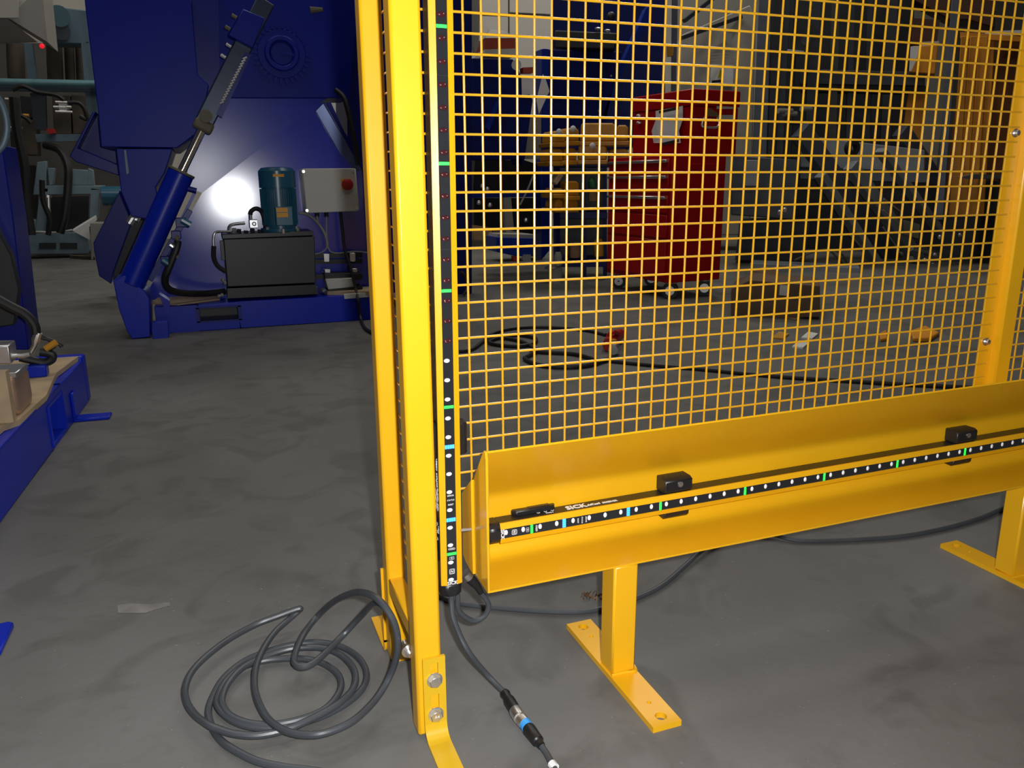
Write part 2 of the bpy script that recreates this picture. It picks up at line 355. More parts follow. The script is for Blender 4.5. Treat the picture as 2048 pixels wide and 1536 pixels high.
for lx in (.1835, 1.0345):
    lg = MB().box(lx, lx+.0405, -.1075, -.067, .0085, zt(lx, .1893)).build('leg', YEL, TR, bevel=.003)
    ft = MB(); fx0, fx1 = lx-.003, lx+.0425; T = .009
    ft.hole_cell(fx0, fx1, -.236, -.200, 0, T, .0085); ft.hole_cell(fx0, fx1, -.200, -.170, 0, T, .0035, 16); ft.box(fx0, fx1, -.170, -.010, 0, T)
    ft.hole_cell(fx0, fx1, -.010, .015, 0, T, .0035, 16); ft.hole_cell(fx0, fx1, .015, .052, 0, T, .0085)
    ft.build('foot', YEL, lg)
    w = MB().tube(catmull([(lx-.001, -.1085, .010), (lx+.02, -.1095, .0105), (lx+.0415, -.1085, .010), (lx+.042, -.067, .010)], 4), .0028, 6).build('weld_bead', YEL, lg)

# ------------------------------------------------------------------ light curtain bars
def light_curtain(name, O, a, nrm, nl, length, label, first_dark, brackets):
    O, a, nrm = Vector(O), Vector(a).normalized(), Vector(nrm).normalized(); tdir = a.cross(nrm).normalized()
    if (O.x == 9): pass
    tdir = -(-(a.cross(nrm)))    # along the printed text, away from the lettered side
    tdir.normalize()
    def M(s, t, d): return O+a*s+tdir*t+nrm*d
    T = thing(name, O, label, 'light curtain')
    def ext(prof, s0, s1): return MB().prism([M(s0, t, d) for t, d in prof], a*(s1-s0))
    ext([(-.0155, .002), (-.0155, .0280), (-.0085, .0300), (.0085, .0300), (.0155, .0280), (.0155, .002)], .018, length).build('housing', BLACK, T, bevel=.001)
    for sg in (-1, 1):
        ext([(sg*.0158, .0265), (sg*.0158, .0289), (sg*.0074, .0318), (sg*.0074, .0300), (sg*.0150, .0272)], .0185, length).build('yellow_strip', YEL, T)
    ext([(-.0072, .0295), (-.0072, .0311), (.0072, .0311), (.0072, .0295)], .0185, length).build('window_strip', WINDOW, T)
    ext([(-.0162, .001), (-.0162, .0255), (-.0085, .0330), (.0085, .0330), (.0162, .0255), (.0162, .001)], 0, .0195).build('end_cap', BLACK, T, bevel=.0025)
    D = .0311; s0 = .027; p = .0271
    lb = {}
    for k in range(nl):
        s = s0+k*p; dark = k >= first_dark; mid = (k >= 12 and not dark)
        o = lb.get(dark)
        if o is None:
            c = M(s, -.0015 if not dark else 0, D)
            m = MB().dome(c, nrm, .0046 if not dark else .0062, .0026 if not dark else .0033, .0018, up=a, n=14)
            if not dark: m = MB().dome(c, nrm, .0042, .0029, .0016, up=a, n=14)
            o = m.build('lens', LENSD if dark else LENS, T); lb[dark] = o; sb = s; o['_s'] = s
            if dark:
                for q in (-.0028, .0028): MB().ball(M(s+q*.25, q, D+.0016), .0008, n=6, m=4).build('painted_glint', GLINT, o)  # two tiny balls stand in for the glints on the lens
                ch = list(o.children)
        else:
            c2 = o.copy(); COL.objects.link(c2); c2.parent = T; c2.location = a*(s-o['_s'])
            if dark:
                for q in ch: q2 = q.copy(); COL.objects.link(q2); q2.parent = c2; q2.location = (0, 0, 0)
    for o in list(T.children):
        if '_s' in o: del o['_s']
    g = .5
    lights = [(1.5, GREEN), (3.45, BLED), (7.48, BLED), (9.6, GREEN), (15.5, GREEN), (21.5, GREEN), (27.5, GREEN), (33.5, GREEN), (39.6, GREEN)]
    for k, m in lights:
        s = s0+k*p
        if s > length-.02: continue
        L = MB()
        if m is GREEN: L.prism([M(s-.0019, -.0066, D-.0002), M(s-.0019, .0066, D-.0002), M(s+.0019, .0066, D-.0002), M(s+.0019, -.0066, D-.0002)], nrm*.0006)
        else:
            for q in range(4): L.prism([M(s-.0028, -.0068+q*.0035, D-.0002), M(s-.0028, -.0038+q*.0035, D-.0002), M(s+.0028, -.0038+q*.0035, D-.0002), M(s+.0028, -.0068+q*.0035, D-.0002)], nrm*.0006)
        L.build('status_light', m, T, label='lit green indicator' if m is GREEN else 'lit blue indicator')
    for k in (11.5, 17.5, 25.4, 31.4):
        s = s0+k*p
        if s < length-.02: ext([(-.0072, .0309), (-.0072, .03125), (.0072, .03125), (.0072, .0309)], s-.0003, s+.0003).build('window_joint', BLACK, T)
    Dt = D+.0002
    text('SICK', .0075, M(s0-.0055, .0005, Dt), tdir, a, 'lettering', PRINT, T, .0002)
    text('OSSD', .0042, M(s0+1.78*p, .0002, Dt), tdir, a, 'lettering', PRINT, T, .00005)
    for k, ln in ((4.3, 'reset'), (4.55, 'status'), (4.8, 'error')):
        text(ln.upper(), .0031, M(s0+k*p, .0, Dt), tdir, a, 'lettering', PRINT, T, .00003)
    nf = MB(); c = s0+.48*p; w = .0040
    for q in ((-w, -w+.0008, -w, w), (w-.0008, w, -w, w), (-w, w, -w, -w+.0008), (-w, w, w-.0008, w), (-.0021, -.0013, -.0022, .0022), (.0013, .0021, -.0022, .0022)):
        nf.prism([M(c+q[2], q[0], Dt), M(c+q[2], q[1], Dt), M(c+q[3], q[1], Dt), M(c+q[3], q[0], Dt)], nrm*.0003)
    nf.prism([M(c+.0022, -.0021, Dt), M(c+.0022, -.0011, Dt), M(c-.0022, .0021, Dt), M(c-.0022, .0011, Dt)], nrm*.0003)
    nf.build('wireless_symbol', PRINT, T)
    ky = MB(); c = s0+1.25*p
    for q in ((-.0034, -.0030, -.0022, .0022), (.003, .0034, -.0022, .0022), (-.0034, .0034, .0018, .0022), (-.0034, .0034, -.0022, -.0018), (-.0018, .0018, -.0003, .0003), (-.0003, .0003, -.0014, .0014)):
        ky.prism([M(c+q[2], q[0], Dt), M(c+q[2], q[1], Dt), M(c+q[3], q[1], Dt), M(c+q[3], q[0], Dt)], nrm*.0003)
    ky.build('beam_symbol', PRINT, T)
    # lettered side face (t = -.0155), text runs along a, top of letters points away from the front
    def MS(s, d): return M(s, -.01575, d)
    text('SICK', .0165, MS(.148, .0150), a, -nrm, 'lettering', PRINT, T, .0006)
    text('deTec4', .0072, MS(.177, .0165), a, -nrm, 'lettering', PRINT, T, .0004)
    text('RECEIVER', .0060, MS(.2045, .0170), a, -nrm, 'lettering', PRINT, T, .0003)
    text('TYPE 4', .0040, MS(.102, .0195), a, -nrm, 'lettering', PRINT, T, .0001)
    sy = MB()
    for i, s in enumerate((.086, .0975, .109)):
        sy.ring(MS(s, .013), -tdir, .0014, .0026, .0003, 14)
    sy.build('approval_marks', PRINT, T)
    # connection block bulge at the rear of the lettered side
    bl = MB().prism([M(.045, -.0235, .001), M(.050, -.0235, .013), M(.112, -.0235, .013), M(.118, -.0225, .001)], tdir*.009)
    bl.build('connection_block', BLACK, T, bevel=.002)
    MB().prism([M(.072, -.0240, .003), M(.072, -.0240, .009), M(.106, -.0240, .009), M(.106, -.0240, .003)], tdir*.001).build('label_recess', WINDOW, T)
    for s in brackets:
        br = MB()
        br.prism([M(s, -.0155, .000), M(s, -.0400, .000), M(s, -.0400, .022), M(s, -.0370, .0285), M(s, -.0190, .0285), M(s, -.0155, .0240)], a*.050)
        MB().prism([M(s+.002, .0157, .000), M(s+.002, .0157, .0255), M(s+.002, .0255, .0245), M(s+.002, .0290, .020), M(s+.002, .0290, 0)], a*.046).build('bracket_clip', BLACK, T, bevel=.0015)
        o = br.build('mounting_bracket', BLACK, T, bevel=.0015)
        for q in (.007, .015, .026, .036):
            MB().prism([M(s+q, -.0402, .007), M(s+q+.0028, -.0402, .007), M(s+q+.0028, -.0402, .020), M(s+q, -.0402, .020)], tdir*.0006).build('slot', INK, o)
        sc = M(s+.027, -.030, .0286)
        k = MB().ring(sc, nrm, .0020, .0047, .0012, 16); k.dome(sc, nrm, .0042, .0042, .0014)
        k.build('screw', STEEL, o)
    return T
ax = Vector((.0055, 0, .73)).normalized()
VO = Vector((-.0475, -.012, .157))
light_curtain('light_curtain', VO, ax, (0, -1, 0), 30, 1.02, 'upright yellow and black light curtain bar beside the front post', 13, [.212])
HO = Vector((.0095, -.0128, .2422))
light_curtain('light_curtain', HO, (1, 0, .0105), (0, -1, 0), 47, 1.32, 'horizontal yellow and black light curtain bar inside the yellow trough', 99, [.297, .915])

# ------------------------------------------------------------------ cables on the floor nearby
def fz(pts, z): return [aZ(x, y, z) for x, y in pts]
zo = lambda L: [(350+x/3.7236, 1150+y/3.7236) for x, y in L]
coil = [(1300, 1500), (1000, 1455), (800, 1430), (620, 1390), (470, 1320), (350, 1240), (280, 1140), (247, 1020), (285, 900), (370, 760), (520, 640), (720, 560), (900, 515), (1080, 503), (1240, 535), (1365, 615), (1425, 725), (1400, 840), (1290, 945), (1120, 1040), (950, 1100), (750, 1140), (560, 1130), (420, 1080), (330, 1000), (315, 920), (370, 800), (480, 700), (650, 640), (850, 622), (1050, 640), (1190, 715), (1238, 810), (1195, 920), (1100, 1010), (940, 1075), (760, 1112), (580, 1110), (440, 1065), (370, 1000), (350, 920), (400, 800), (520, 680), (720, 590), (900, 545), (1100, 545), (1240, 600), (1325, 690), (1345, 780), (1310, 870), (1200, 970), (1020, 1070), (830, 1150), (620, 1195), (450, 1185), (330, 1150), (240, 1110), (150, 1040), (90, 950), (75, 850), (120, 730), (230, 610), (400, 480), (600, 370), (770, 305), (900, 258), (935, 252), (910, 275), (850, 330), (750, 420), (665, 540), (605, 680), (592, 820), (615, 930), (680, 1055), (780, 1140), (900, 1182), (1050, 1190), (1200, 1150), (1350, 1070), (1500, 920), (1600, 750), (1655, 580), (1650, 420), (1600, 290), (1510, 180), (1400, 130), (1300, 140), (1180, 200), (1060, 310), (960, 440), (900, 570), (890, 650), (935, 685), (1010, 670), (1100, 600), (1250, 450), (1380, 310), (1490, 205), (1560, 235)]
zs = []
for i in range(len(coil)):
    z = .0055 + (.004 if i > 22 else 0) + (.004 if i > 38 else 0) + (.006 if i > 54 else 0) + (.006 if i > 75 else 0) + (.004 if i > 88 else 0)
    if 62 <= i <= 68: z += .022*math.exp(-((i-65.5)/1.6)**2)
    zs.append(z)
zs = [sum(zs[max(0, i-1):i+2])/len(zs[max(0, i-1):i+2]) for i in range(len(zs))]
cpts = [aZ(x, y, z) for (x, y), z in zip(zo(coil), zs)]
for i, ((x, y), q) in enumerate(zip(zo(coil), cpts)):
    k = coil[i]
    yy = {(1600, 750): -.035, (1655, 580): -.05, (1650, 420): -.052, (1600, 290): -.045, (1510, 180): -.02, (1400, 130): .03, (1300, 140): .09, (1180, 200): .15, (1490, 205): .04, (1560, 235): .0, (1380, 310): .11}.get(k)
    if yy is not None: cpts[i] = aY(x, y, yy)
cp = catmull(cpts, 6)
cz = MB().tube(cp, .0052, 10).build('coiled_cable', CABLE); tag(cz, 'dark grey cable lying in a loose coil beside the front post foot', 'cable')

def connector_cable(name, path, label, parts):
    T = thing(name, path[0], label, 'cable'); MB().tube(catmull(path, 8), .0042, 10).build('jacket', CABLE, T); return T
# lead from the upright bar to the floor plug
pA = [Vector((-.046, -.030, .159)), Vector((-.0455, -.031, .142)), aY(908, 1240, -.045), aY(935, 1300, -.075), aZ(975, 1350, .035), aZ(1010, 1386, .017)]
LD = connector_cable('sensor_lead', pA, 'dark grey lead with metal plug running down from the upright light curtain', None)
q0, q1, q2, q3, q4, q5 = aZ(1008, 1384, .016), aZ(1030, 1420, .014), aZ(1040, 1436, .013), aZ(1050, 1447, .012), aZ(1056, 1456, .012), aZ(1083, 1492, .010)
MB().tube([q0, q0.lerp(q1, .12), q0.lerp(q1, .3), q0.lerp(q1, .5), q1], [.006, .0078, .0065, .0088, .0085], 14).build('plug_body', BLACK, LD)
MB().tube([q1, q1.lerp(q2, .1), q2, q2, q2.lerp(q3, .3)], [.0088, .0096, .0096, .0078, .0078], 18).build('plug_collar', STEEL, LD)
MB().tube([q2.lerp(q3, .3), q2.lerp(q3, .35), q3], [.008, .0094, .0094], 18).build('plug_nut', STEEL, LD)
MB().tube([q3, q4], .0088, 14).build('blue_seal', mat('blue_seal_plastic', (.05, .35, .85), .4, var=0), LD)
MB().tube([q4, q4.lerp(q5, .1), q4.lerp(q5, .75), q4.lerp(q5, .8), q5], [.0086, .0096, .0085, .0065, .0055], 14).build('socket_body', BLACK, LD)
MB().tube(catmull([q5, aZ(1095, 1510, .006), aZ(1112, 1545, .005), aZ(1130, 1590, .005)], 6), .0045, 10).build('jacket_end', CABLE, LD)
# tape tag on the cable at the bottom edge
MB().tube([aZ(1103, 1527, .0055), aZ(1111, 1536, .0055)], .0058, 10).build('white_tape', WHITE, LD)
# short looped lead with bright plug from the trough end
pB = [Vector((-.037, -.030, .159)), Vector((-.036, -.030, .148)), aY(918, 1222, -.03), aY(944, 1241, -.03), aY(968, 1233, -.03), aY(977, 1212, -.03), aY(970, 1196, -.03), aY(962, 1186, -.03)]
LB = connector_cable('looped_lead', pB, 'short looped grey lead with bright plug below the trough end', None)
a0, a1, a2, a3 = aY(962, 1186, -.03), aY(954, 1172, -.03), aY(938, 1155, -.03), aY(930, 1146, -.03)
MB().tube([a0, a1, a1.lerp(a2, .5), a2], [.0045, .0058, .0074, .0078], 14).build('plug_body', BLACK, LB)
MB().tube([a2, a2.lerp(a3, .2), a3], [.0082, .0086, .0086], 18).build('plug_collar', STEEL, LB)
# long cable lying behind the trough
pC = [aZ(860, 1180, .006), aZ(905, 1203, .006), aZ(960, 1212, .006), aZ(1060, 1221, .006), aZ(1150, 1224, .006), aZ(1205, 1217, .006), aZ(1275, 1195, .006), aZ(1325, 1170, .006), aZ(1372, 1130, .008), aZ(1410, 1096, .012), aZ(1470, 1060, .014), aZ(1540, 1068, .010), aZ(1600, 1081, .006), aZ(1700, 1080, .006), aZ(1800, 1073, .006), aZ(1880, 1059, .006), aZ(1950, 1040, .006), aZ(2002, 1019, .006), aZ(2100, 975, .006)]
tag(MB().tube(catmull(pC, 8), .0048, 10).build('floor_cable', CABLE), 'dark cable running along the floor behind the yellow trough', 'cable')
# swarf and tape scraps
sw = MB()
for k in range(46):
    c = aZ(1163+44*random.random(), 1188+12*random.random(), .004+.006*random.random()); d = Vector((random.uniform(-1, 1), random.uniform(-1, 1), random.uniform(-.6, .6)))*.007
    sw.add([c, c+d, c+d+Vector((.002, .001, .003)), c+Vector((.001, .003, .002))], [(0, 1, 2, 3)])
o = sw.build('metal_shavings', mat('brown_swarf', (.22, .13, .08), .35, .7, var=.3, vscale=90), recalc=False); o['kind'] = 'stuff'; tag(o, 'small heap of brown metal shavings on the floor behind the trough leg', 'shavings')
tp = fz([(235, 1211), (262, 1207), (300, 1209), (338, 1205), (341, 1211), (310, 1219), (290, 1226), (236, 1226)], .0006)
tag(MB().prism(tp, (0, 0, .0006)).build('tape_scrap', mat('clear_tape', (.23, .22, .21), .25, var=.25, vscale=30)), 'flattened scrap of clear tape on the bare concrete', 'scrap')

# ------------------------------------------------------------------ large blue hydraulic machine behind the left post
BM = thing('tilting_machine', (-.1, 3.45, 0), 'large navy blue hydraulic tilting machine on a low base frame', 'machine')
bt = .139
bb = MB(); X0, X1, F0, F1 = -.60, .50, 3.33, 3.52; fx0, fx1, fz0, fz1 = -.397, -.197, .045, .121
bb.box(X0, fx0, F0, F1, 0, bt); bb.box(fx1, X1, F0, F1, 0, bt); bb.box(fx0, fx1, F0, F1, 0, fz0); bb.box(fx0, fx1, F0, F1, fz1, bt)
bb.build('base_beam', BLUE, BM, bevel=.003)
pk = MB(); t = .006
pk.box(fx0-.01, fx1+.01, F0-.004, F0+.15, fz1-t, fz1+.002).box(fx0-.01, fx1+.01, F0-.004, F0+.15, fz0-.002, fz0+t).box(fx0-.012, fx0+t, F0-.004, F0+.15, fz0, fz1).box(fx1-t, fx1+.012, F0-.004, F0+.15, fz0, fz1)
pk.build('fork_pocket', NAVY, BM)
MB().box(fx0, fx1, F1-.02, F1, fz0, fz1).build('pocket_back', DARK, BM)
slab([(226, 561), (250, 551), (291, 583), (299, 597), (301, 674), (264, 678), (254, 662), (238, 619)], 3.22, .26).build('corner_foot', BLUE, BM, bevel=.004)
slab([(304, 645), (336, 643), (338, 672), (334, 680), (306, 680), (303, 660)], 3.19, .05).build('corner_lug', BLUE, BM, bevel=.002)
slab([(318, 588), (336, 641), (339, 641), (339, 602)], 3.31, .1).build('corner_gusset', BLUE, BM)
# inclined cylinder
c0, c1 = aY(263, 568, 3.27), aY(362, 346, 3.27)
ta = (c1-c0).normalized(); sd = Vector((ta.z, 0, -ta.x)); dy = Vector((0, 1, 0)); hw_, hd = .062, .055
oct_ = [(hw_*.97*math.cos(2*math.pi*k/28), hw_*.97*math.sin(2*math.pi*k/28)) for k in range(28)]
MB().prism([c0+sd*a+dy*b for a, b in oct_], c1-c0).build('cylinder_sleeve', BLUE, BM, bevel=.004)
MB().prism([c1+sd*a*1.06+dy*b*1.06 for a, b in oct_], ta*.012).build('sleeve_cap', OLIVE, BM, bevel=.002)
r1 = aY(410, 246, 3.27)
MB().cyl(c1, r1, .021, n=20).build('piston_rod', CHROME, BM)
e0, e1 = aY(402, 262, 3.27), aY(422, 222, 3.27)
MB().prism([e0+sd*a+dy*b for a, b in [(-.045, -.04), (.045, -.04), (.045, .04), (-.045, .04)]], (e1-e0)*.5).build('rod_clevis', OLIVE, BM, bevel=.012)
MB().cyl(aY(412, 232, 3.22), aY(412, 232, 3.34), .03, n=16).build('clevis_pin', OLIVE, BM)
g0, g1 = aY(408, 246, 3.30), aY(532, 2, 3.30)
rk = MB(); beam(rk, g0, g1, .085, .05); rk.build('rack_arm', mat('grey_blue_steel', (.030, .045, .085), .36, .3, var=.15), BM, bevel=.006)
rk = MB(); k0, k1 = aY(438, 232, 3.28), aY(496, 108, 3.28); beam(rk, k0, k1, .03, .05); rk.build('rack_bar', NAVY, BM)
for k in range(17):
    c = aY(443, 206, 3.235).lerp(aY(489, 117, 3.235), k/16); sdk = Vector((.9, 0, .4))*.018
    MB().cyl(c-sdk*.45, c+sdk*.7, .0062, n=8).build('rack_tooth', SILVER, BM)
slab([(456, 70), (486, 18), (530, 36), (505, 96)], 3.22, .06).build('rack_guide', NAVYM, BM, bevel=.003)
for x, y in ((463, 30), (450, 53), (452, 88), (441, 110)):
    MB().cyl(aY(x, y, 3.22), aY(x+10, y+6, 3.22), .009, n=8).build('guide_bolt', OLIVE if y < 60 else SILVER, BM)
# housings and plates
slab([(166, -40), (170, 10), (196, 224), (202, 294), (354, 296), (400, 262), (418, 170), (396, 150), (378, -40)], 3.36, .9).build('main_housing', NAVYM, BM, bevel=.004)
slab([(380, -40), (399, 193), (440, 190), (436, -40)], 3.52, .5).build('recess_panel', NAVY, BM)
slab([(405, -40), (418, 196), (700, 196), (720, -40)], 3.58, .3).build('gear_case', NAVYM, BM, bevel=.004)
pn, sn = ray(457, 401).normalized(), ray(392, 352).normalized()
p0 = Vector((-.12, 3.615, .75)); cm = aP(520, 297, p0, pn)
MB().prism([aP(x, y, cm, sn) for x, y in ((372, 372), (404, 386), (640, 205), (655, 196), (500, 185), (424, 205), (380, 300))], sn*.05).build('upper_skirt', PLATE2, BM)
MB().prism([aP(x, y, p0, pn) for x, y in ((286, 600), (404, 386), (640, 205), (662, 205), (724, 340), (738, 600))], pn*.06).build('side_plate', PLATE, BM)
lp = MB(); lp.prism([aY(630, 222, 3.61), aY(646, 206, 3.60), aY(724, 340, 3.60), aY(700, 345, 3.615)], (0, -.012, 0)); lp.build('edge_strip', mat('greyish_blue_edge', (.05, .08, .20), .26, .3, var=.1), BM, bevel=.003)  # strip in a greyer, slightly metallic blue than the plate
lp = MB(); lp.prism([aY(650, 206, 3.595), aY(656, 206, 3.595), aY(732, 338, 3.595), aY(725, 340, 3.595)], (0, .05, 0)); lp.build('edge_rib', NAVY, BM)
slab([(690, -40), (700, 600), (885, 570), (880, -40)], 3.74, .4).build('rear_column', NAVY, BM)
# gear
gc = aY(563, 108, 3.565); gr = .150; gm = MB()
gm.ring(gc, (0, -1, 0), .066, .122, .012, 36); gm.build('gear_disc', NAVYM, BM, bevel=.002)
gm = MB().ring(gc+Vector((0, -.012, 0)), (0, -1, 0), .060, .088, .022, 36); gm.build('gear_collar', NAVYM, BM, bevel=.006)
MB().cyl(gc+Vector((0, 0, 0)), gc+Vector((0, -.016, 0)), .058, n=28).build('gear_hub', NAVYM, BM, bevel=.004)
MB().obox(gc+Vector((-.004, -.03, -.004)), (.10, 0, -.012), (0, .01, 0), (0, 0, .012)).build('gear_pointer', NAVYM, BM)
for k in range(30):
    a = 2*math.pi*k/30; d = Vector((math.cos(a), 0, math.sin(a))); q = Vector((-d.z, 0, d.x))
    MB().prism([gc+d*.122-q*.008, gc+d*.122+q*.008, gc+d*.150+q*.004, gc+d*.150-q*.004], (0, -.014, 0)).build('gear_tooth', NAVYM, BM)
MB().cyl(aY(620, 20, 3.58), aY(645, 19, 3.58), .018, .010, n=10).build('grease_plug', OLIVE, BM)
slab([(232, 298), (345, 298), (330, 345), (312, 374), (320, 420), (300, 440), (262, 432), (242, 384)], 3.34, .7).build('lower_chute', NAVYM, BM, bevel=.004)
slab([(248, 300), (252, 300), (258, 346), (253, 349)], 3.332, .01).build('chute_edge', SLATE, BM)
slab([(186, 222), (192, 224), (156, 296), (238, 330), (240, 352), (152, 324), (139, 312)], 3.8, .35).build('side_wing', NAVY, BM, bevel=.004)
slab([(198, 226), (240, 300), (238, 345), (158, 300)], 3.9, .2).build('wing_web', NAVY, BM)
# rear arm (the twin leg behind)
slab([(240, 380), (252, 400), (268, 430), (226, 545), (222, 568), (198, 552), (188, 500), (187, 486)], 4.6, .12).build('rear_leg', NAVY, BM, bevel=.004)
slab([(262, 430), (330, 430), (300, 560), (220, 560)], 4.9, .1).build('rear_web', DARK, BM)
for x, y in ((285, 418), (272, 425)):
    MB().cyl(aY(x, y, 4.4), aY(x-14, y+22, 4.4), .02, n=10).build('hydraulic_fitting', SILVER, BM)
# valve rail along the sleeve
vr = MB(); beam(vr, aY(390, 384, 3.33), aY(316, 536, 3.33), .016, .03); vr.build('valve_rail', BLUE, BM)
vr = MB(); beam(vr, aY(380, 420, 3.30), aY(300, 560, 3.30), .028, .06); vr.build('valve_carrier', NAVY, BM, bevel=.002)
MB().cyl(aY(370, 376, 3.26), aY(393, 382, 3.26), .014, n=10).build('rail_pin', NAVY, BM)
for x, y, w in ((362, 445, .05), (352, 470, .045), (330, 520, .04)):
    c = aY(x, y, 3.24); MB().box(c.x-w/2, c.x+w/2, c.y, c.y+.06, c.z-w*.45, c.z+w*.45).build('valve_block', NAVY, BM, bevel=.003)
for (x, y), (x2, y2) in (((363, 440), (381, 450)), ((325, 519), (342, 531))):
    MB().cyl(aY(x, y, 3.22), aY(x2, y2, 3.22), .016, n=10).build('valve_knob', TEAL, BM)
for (x, y) in ((350, 474), (340, 489), (347, 492), (349, 510)):
    MB().cyl(aY(x, y, 3.22), aY(x+7, y+5, 3.22), .013, n=10).build('hose_fitting', OLIVE if x > 345 else SILVER, BM)
MB().tube(catmull([aY(356, 482, 3.23), aY(352, 500, 3.22), aY(336, 540, 3.22), aY(330, 560, 3.24), aY(338, 578, 3.27), aY(366, 586, 3.32), aY(410, 587, 3.4), aY(450, 583, 3.45)], 6), .017, 10).build('thick_hose', RUBBER, BM)
MB().tube(catmull([aY(672, 180, 3.56), aY(688, 196, 3.52), aY(698, 230, 3.5), aY(708, 280, 3.5), aY(716, 330, 3.52)], 5), .014, 8).build('black_hose', RUBBER, BM)
for poly, Y in (([(298, 600), (430, 612), (440, 600), (330, 588)], None),):
    z = bt+.001; MB().prism([aZ(300, 608, z), aZ(355, 611, z), aZ(440, 600, z), aZ(432, 590, z), aZ(330, 590, z)], (0, 0, .008)).build('wood_board', PLY, BM)
MB().prism([aZ(655, 590, bt+.001), aZ(740, 590, bt+.001), aZ(740, 580, bt+.001), aZ(640, 583, bt+.001)], (0, 0, .02)).build('wood_board', PLY, BM)
MB().prism([aY(688, 589, 3.325), aY(738, 585, 3.325), aY(738, 594, 3.325), aY(689, 598, 3.325)], (0, .02, 0)).build('wood_wedge', WHITE, BM)

# ------------------------------------------------------------------ hydraulic power unit in front of the plate
PU = thing('hydraulic_power_unit', (-.02, 3.48, bt), 'black hydraulic tank with a teal electric motor on top, standing on the blue base', 'power unit')
tk = MB().prism([aY(447, 478, 3.36), aY(629, 472, 3.36), aY(632, 566, 3.36), aY(455, 574, 3.36)], (0, .20, 0)); tk.build('tank', TANK, PU, bevel=.004)
MB().prism([aY(444, 469, 3.35), aY(626, 462, 3.35), aY(626, 471, 3.35), aY(445, 478, 3.35)], (0, .23, 0)).build('tank_lid', BLACK, PU, bevel=.002)
MB().prism([aY(455, 577, 3.37), aY(632, 569, 3.37), aY(637, 588, 3.37), aY(455, 597, 3.37)], (0, .17, 0)).build('tank_foot', BLACK, PU)
mc = aY(562, 460, 3.46); mtop = aY(560, 342, 3.46).z; rm = .088
MB().tube([(mc.x, mc.y, mc.z-.01), (mc.x, mc.y, mc.z+.012)], .102, 24).build('motor_flange', TEAL, PU)
MB().cyl((mc.x, mc.y, mc.z+.012), (mc.x, mc.y, mtop-.075), rm*.94, n=28).build('motor_body', TEAL, PU)
MB().tube([(mc.x, mc.y, mtop-.085), (mc.x, mc.y, mtop), (mc.x, mc.y, mtop+.016), (mc.x, mc.y, mtop+.020)], [rm*1.06, rm*1.06, rm*.88, rm*.5], 28).build('fan_cowl', TEAL, PU)
for k in range(20):
    a = math.pi*(.12+.95*k/19)+math.pi*.92; d = Vector((math.cos(a), math.sin(a), 0)); q = Vector((-d.y, d.x, 0))
    MB().obox(Vector((mc.x, mc.y, mc.z+.03))+d*rm*.92-q*.0015, d*.013, q*.003, (0, 0, mtop-mc.z-.12)).build('cooling_fin', TEAL, PU)
MB().box(mc.x-.032, mc.x+.055, mc.y-.125, mc.y-.07, mc.z+.028, mc.z+.125).build('terminal_box', TEAL, PU, bevel=.004)
MB().box(mc.x-.028, mc.x+.030, mc.y-.1275, mc.y-.125, mc.z+.098, mc.z+.120).build('orange_label', LABY, PU)
MB().box(mc.x-.026, mc.x+.030, mc.y-.1275, mc.y-.125, mc.z+.072, mc.z+.094).build('orange_label', LABY, PU)
lb_ = MB()
for k in range(8):
    a0 = -math.pi/2-.30+.6*k/8; a1 = -math.pi/2-.30+.6*(k+1)/8; R_ = rm*1.065+.001
    lb_.add([(mc.x+R_*math.cos(a0), mc.y+R_*math.sin(a0), mtop-.030), (mc.x+R_*math.cos(a1), mc.y+R_*math.sin(a1), mtop-.030), (mc.x+R_*math.cos(a1), mc.y+R_*math.sin(a1), mtop-.016), (mc.x+R_*math.cos(a0), mc.y+R_*math.sin(a0), mtop-.016)], [(0, 1, 2, 3)])
lb_.build('orange_label', LABY, PU, recalc=False)
for dx in (-.075, .075): MB().cyl((mc.x+dx, mc.y-.085, mc.z+.008), (mc.x+dx, mc.y-.085, mc.z+.022), .009, n=8).build('flange_bolt', STEEL, PU)
MB().cyl((mc.x, mc.y-.11, mc.z-.012), (mc.x, mc.y-.11, mc.z+.012), .012, n=10).build('filler_cap', STEEL, PU)
vb = aY(507, 447, 3.42); MB().box(vb.x-.021, vb.x+.021, vb.y-.02, vb.y+.03, vb.z-.022, vb.z+.020).build('valve_block', SILVER, PU, bevel=.002)
MB().ring((vb.x+.002, vb.y-.0205, vb.z-.001), (0, -1, 0), .006, .011, .002, 16).build('valve_port', INK, PU)
MB().cyl((vb.x-.012, vb.y, vb.z+.02), (vb.x-.012, vb.y, vb.z+.045), .009, n=10).build('valve_stem', SILVER, PU)
MB().tube(catmull([(vb.x-.012, vb.y, vb.z+.045), aY(503, 422, 3.42), aY(513, 417, 3.42), aY(524, 424, 3.43), aY(530, 445, 3.44), aY(531, 462, 3.45)], 5), .011, 8).build('bent_hose', RUBBER, PU)
for k, (x, y) in enumerate(((468, 463), (478, 462), (492, 462), (505, 464), (520, 463), (550, 464), (596, 462))):
    MB().cyl(aY(x, y+4, 3.40), aY(x, y-7+3*(k % 3), 3.40), .011, n=8).build('lid_fitting', STEEL if k in (0, 5, 6) else TANK, PU)
MB().tube(catmull([aY(490, 446, 3.41), aY(470, 448, 3.41), aY(460, 452, 3.41), aY(458, 462, 3.41)], 5), .008, 8).build('steel_pipe', SILVER, PU)
MB().tube(catmull([aY(462, 463, 3.38), aY(440, 463, 3.37), aY(430, 466, 3.36), aY(427, 480, 3.36), aY(428, 494, 3.36)], 5), .006, 8).build('steel_pipe', SILVER, PU)
